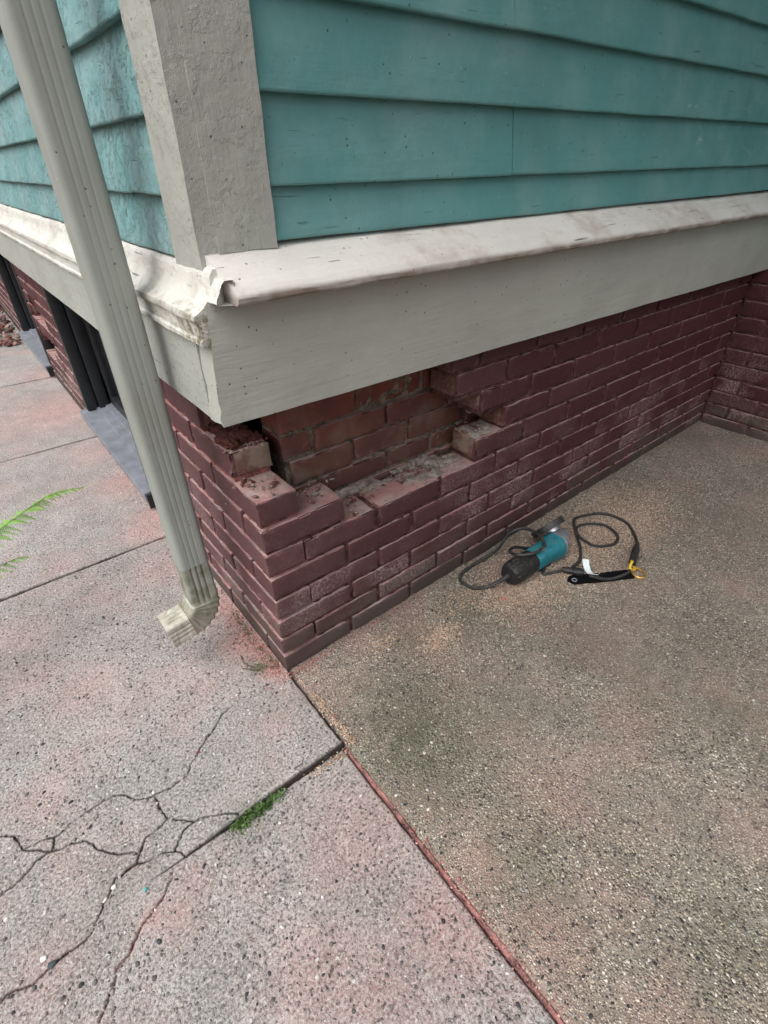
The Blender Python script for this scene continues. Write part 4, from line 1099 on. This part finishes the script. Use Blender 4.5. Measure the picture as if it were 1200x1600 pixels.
# pebbles standing proud of the walk
n = 5200
X = RNG.uniform(-.69, -.008, n); Y = -1.0 + 1.74 * RNG.random(n)
sz = .0011 + .0032 * RNG.random(n) ** 2.6
zb = np.where(Y < -.2441, tilt(np.stack([X, Y], 1)), 0)
kp = np.abs(Y + .2455) > .008
pos = np.stack([X, Y, zb + .0002], 1)[kp]; sz = sz[kp]
o = scatter('walk_pebbles', pos, sz, .42, pick([(.06, .06, .065), (.15, .145, .14), (.28, .27, .25), (.36, .31, .26), (.68, .66, .62), (.42, .35, .33)], len(pos), [.13, .27, .26, .16, .08, .10]), RNG)
tag(o, 'small pebbles standing out of the worn grey walkway slabs', 'pebbles', kind='stuff')
# stones of the aggregate patio
n = 16000
X = .016 + 1.9 * RNG.random(n) ** 1.5; Y = -1.25 + 1.24 * RNG.random(n)
sz = .0011 + .0027 * RNG.random(n) ** 2.2
pos = np.stack([X, Y, patio_z(X) + .0001], 1)
o = scatter('patio_pebbles', pos, sz, .5, pick([(.045, .045, .047), (.13, .115, .10), (.25, .22, .19), (.38, .32, .25), (.60, .56, .50), (.28, .27, .26), (.46, .33, .31)], n, [.15, .20, .22, .15, .10, .12, .06]), RNG)
tag(o, 'small river stones showing in the brown aggregate patio', 'pebbles', kind='stuff')
L = []
for (x, y, z, rx, ry, k) in [(.30, .085, .366, .06, .02, 90), (.50, .07, .367, .08, .025, 130), (.66, .06, .437, .03, .025, 60), (.15, .07, .4345, .03, .025, 50), (.045, .06, .5015, .025, .03, 50), (.25, .04, .368, .03, .025, 30), (.05, .16, .568, .018, .035, 70), (.75, .06, .503, .02, .03, 20)]:
    L.append(np.stack([RNG.normal(x, rx, k), np.clip(RNG.normal(y, ry, k), .008, .112), np.full(k, z)], 1))
pos = np.concatenate(L)
o = scatter('mortar_crumbs', pos, .0016 + .0065 * RNG.random(len(pos)) ** 4, .6, pick([(.30, .27, .23), (.36, .32, .28), (.20, .09, .075), (.26, .14, .12), (.14, .05, .045)], len(pos)), RNG, 'ico', .35, False)
tag(o, 'grey and red mortar crumbs lying in the hole in the brickwork', 'crumbs', kind='stuff')
# tan grit spilled round the tool and along the walk joint
L = []
for (x, y, r, k) in [(.37, -.165, .035, 500), (.64, -.18, .07, 900), (.75, -.24, .09, 700), (1.15, -.20, .14, 1600), (1.32, -.19, .12, 900), (.95, -.20, .12, 1100), (1.05, -.08, .12, 700), (.25, -.075, .03, 150), (.5, -.1, .06, 300), (1.3, -.05, .1, 300), (.7, -.06, .06, 250)]:
    L.append(np.stack([RNG.normal(x, r, int(k * 1.7)), RNG.normal(y, r * .55, int(k * 1.7))], 1))
XY = np.concatenate(L); XY = XY[(XY[:, 1] < -.006) & (XY[:, 0] > .02)]
pos = np.stack([XY[:, 0], XY[:, 1], patio_z(XY[:, 0]) + .0012], 1)
j = np.stack([RNG.normal(.016, .006, 420), RNG.uniform(-.26, -.09, 420), np.full(420, -.0035)], 1)
j2 = np.stack([RNG.uniform(-.13, .0, 160), RNG.normal(-.257, .006, 160), np.full(160, -.015)], 1)
pos = np.concatenate([pos, j, j2])
o = scatter('sand_grit', pos, 0.0013 + .0017 * RNG.random(len(pos)), .6, pick([(.50, .36, .25), (.60, .46, .33), (.40, .27, .19), (.66, .56, .46), (.46, .27, .21)], len(pos)), RNG, 'oct')
tag(o, 'tan sawdust like grit scattered round the grinder and the joint', 'grit', kind='stuff')
# red brick dust banked against the wall foot
L = []
for (x, y, rx, ry, k) in [(-.025, .14, .018, .09, 900), (-.012, .03, .014, .03, 320), (-.03, .30, .025, .08, 400), (.10, -.012, .10, .007, 500), (.3, -.012, .15, .006, 350), (-.045, 1.15, .02, .18, 300), (-.03, .70, .02, .06, 200), (.004, -.6, .006, .12, 260), (.004, -.9, .006, .1, 200)]:
    L.append(np.stack([RNG.normal(x, rx, k), RNG.normal(y, ry, k)], 1))
XY = np.concatenate(L)
ok = ((XY[:, 0] < -.004) & (XY[:, 1] > -.2)) | ((XY[:, 1] < -.004) & (XY[:, 0] > -.008)); XY = XY[ok]
z = np.where(XY[:, 1] < -.25, np.where(XY[:, 0] < -.002, -.018, np.where(XY[:, 0] < .006, -.010, -.0055)), np.where(XY[:, 0] < 0, .0008, patio_z(XY[:, 0]) + .0008))
o = scatter('brick_dust', np.stack([XY[:, 0], XY[:, 1], z], 1), .0009 + .0026 * RNG.random(len(XY)) ** 3, .6, pick([(.46, .21, .185), (.50, .26, .235), (.34, .13, .11), (.52, .33, .30)], len(XY)), RNG, 'oct')
tag(o, 'red brick dust and crumbs banked along the foot of the wall', 'dust', kind='stuff')
# rubble past the second window
n = 1500
X = RNG.uniform(-.66, -.04, n); Y = 3.72 + 2.2 * RNG.random(n) ** 1.3
hgt = np.clip((Y - 3.7) / .8, 0, 1) * (.05 + .10 * np.clip((X + .66) / .6, 0, 1))
pos = np.stack([X, Y, hgt * RNG.uniform(.2, 1, n) + .01], 1)
sz = .006 + .022 * RNG.random(n) ** 2.5
o = scatter('brick_rubble', pos, sz, .6, pick([(.22, .075, .065), (.26, .11, .10), (.12, .045, .04), (.36, .23, .20), (.10, .075, .055), (.22, .17, .14)], n), RNG, 'ico', .35, False)
tag(o, 'heap of red brick rubble and dry leaves past the second window', 'rubble', kind='stuff')
# moss tuft in the slab joint
V = []; F = []
for i in range(430):
    u_ = RNG.random()
    if u_ < .62: c = np.array((RNG.normal(-.232, .022), RNG.normal(-.256, .006), 0))
    elif u_ < .85: c = np.array((RNG.normal(-.19, .018), RNG.normal(-.254, .004), 0))
    else: c = np.array((RNG.normal(-.265, .014), RNG.normal(-.262, .008), 0))
    a = RNG.uniform(0, 6.28); L_ = RNG.uniform(.003, .009); h = RNG.uniform(.002, .010) * (1.3 if u_ < .62 else .8)
    d = np.array((math.cos(a), math.sin(a), 0)); s = np.array((-d[1], d[0], 0)) * L_ * .38
    b = c + np.array((0, 0, -.010)); k = len(V)
    V += [b, b + d * L_ * .5 + s + (0, 0, h), b + d * L_ + (0, 0, h * RNG.uniform(.7, 1.3)), b + d * L_ * .5 - s + (0, 0, h)]
    F.append((k, k + 1, k + 2, k + 3))
o = mk('moss', V, F, M['moss'], None, None, False); tag(o, 'small green moss and weed tuft in the step between walkway slabs', 'moss', kind='stuff')
# dry weeds and twigs at the corner
M['twig'] = m_plain('dry_twig', (.10, .075, .05), .9, .1)
M['weed'] = m_leaf('weed_leaf', (.05, .085, .03), (.10, .12, .05))
for i, (pts, lab) in enumerate([
    ([(-.085, .075, .004), (-.06, .045, .006), (-.035, .035, .010), (-.010, .020, .004)], 'thin dry twig lying in red dust at the brick corner'),
    ([(-.070, .115, .004), (-.075, .085, .007), (-.060, .060, .005)], 'short bent twig on the walkway beside the wall foot'),
    ([(-.115, -.228, .001), (-.100, -.236, .012), (-.092, -.232, .022)], 'tiny dark stem sticking up from the slab step')]):
    o = mk('twig', *tube(catmull(pts, 5), .0011, 5), M['twig']); tag(o, lab, 'twig')
V = []; F = []
for i in range(120):
    t = RNG.random(); c = np.array((-.012 - RNG.random() * .018, .02 + t * .25, .002)) if i < 80 else np.array((RNG.normal(-.055, .012), RNG.normal(.05, .012), .002))
    a = RNG.uniform(0, 6.28); L_ = RNG.uniform(.004, .012); d = np.array((math.cos(a), math.sin(a), 0)); s = np.array((-d[1], d[0], 0)) * L_ * .16; h = RNG.uniform(.001, .012); k = len(V)
    V += [c, c + d * L_ * .5 + s + (0, 0, h), c + d * L_ + (0, 0, h * .8), c + d * L_ * .5 - s + (0, 0, h)]; F.append((k, k + 1, k + 2, k + 3))
o = mk('weeds', V, F, M['weed'], None, None, False); tag(o, 'withered weed scraps along the foot of the window side wall', 'weeds', kind='stuff')
# single chips one could pick up
def chip(name, xy, z, r, col, lab, cat, seed):
    BV, BF = ico(); rg = np.random.default_rng(seed)
    V = BV * (1 + rg.uniform(-.25, .25, (12, 1))) * np.array((r, r * .75, r * .45)) + np.array((xy[0], xy[1], z + r * .3))
    o = mk(name, V, BF, m_plain(name + '_colour', col, .7, .3, 0, .2, 90), None, 50); tag(o, lab, cat)
chip('chalk_piece', (.606, -.179), pz(.6, 0), .0062, (.62, .16, .17), 'pink crumb lying in the tan grit in front of the grinder', 'crumb', 3)
chip('paint_chip', (-.4265, -.252), 0, .0045, (.10, .30, .32), 'teal paint chip lying beside the fading slab step', 'paint chip', 4)
chip('red_crumb', (-.2563, -.0654), 0, .0040, (.30, .05, .05), 'red crumb sitting in the hairline crack of the walkway', 'crumb', 6)
chip('pebble', (-.47, -.213), 0, .0055, (.55, .53, .50), 'pale pebble beside the wide branching crack', 'pebble', 8)
chip('pebble', (-.585, -.245), 0, .0060, (.66, .65, .62), 'oval white pebble set in the slab near the long lower crack', 'pebble', 9)
chip('pebble', (-.575, -.262), 0, .0075, (.045, .06, .065), 'dark blue grey pebble beside the long lower crack', 'pebble', 10)
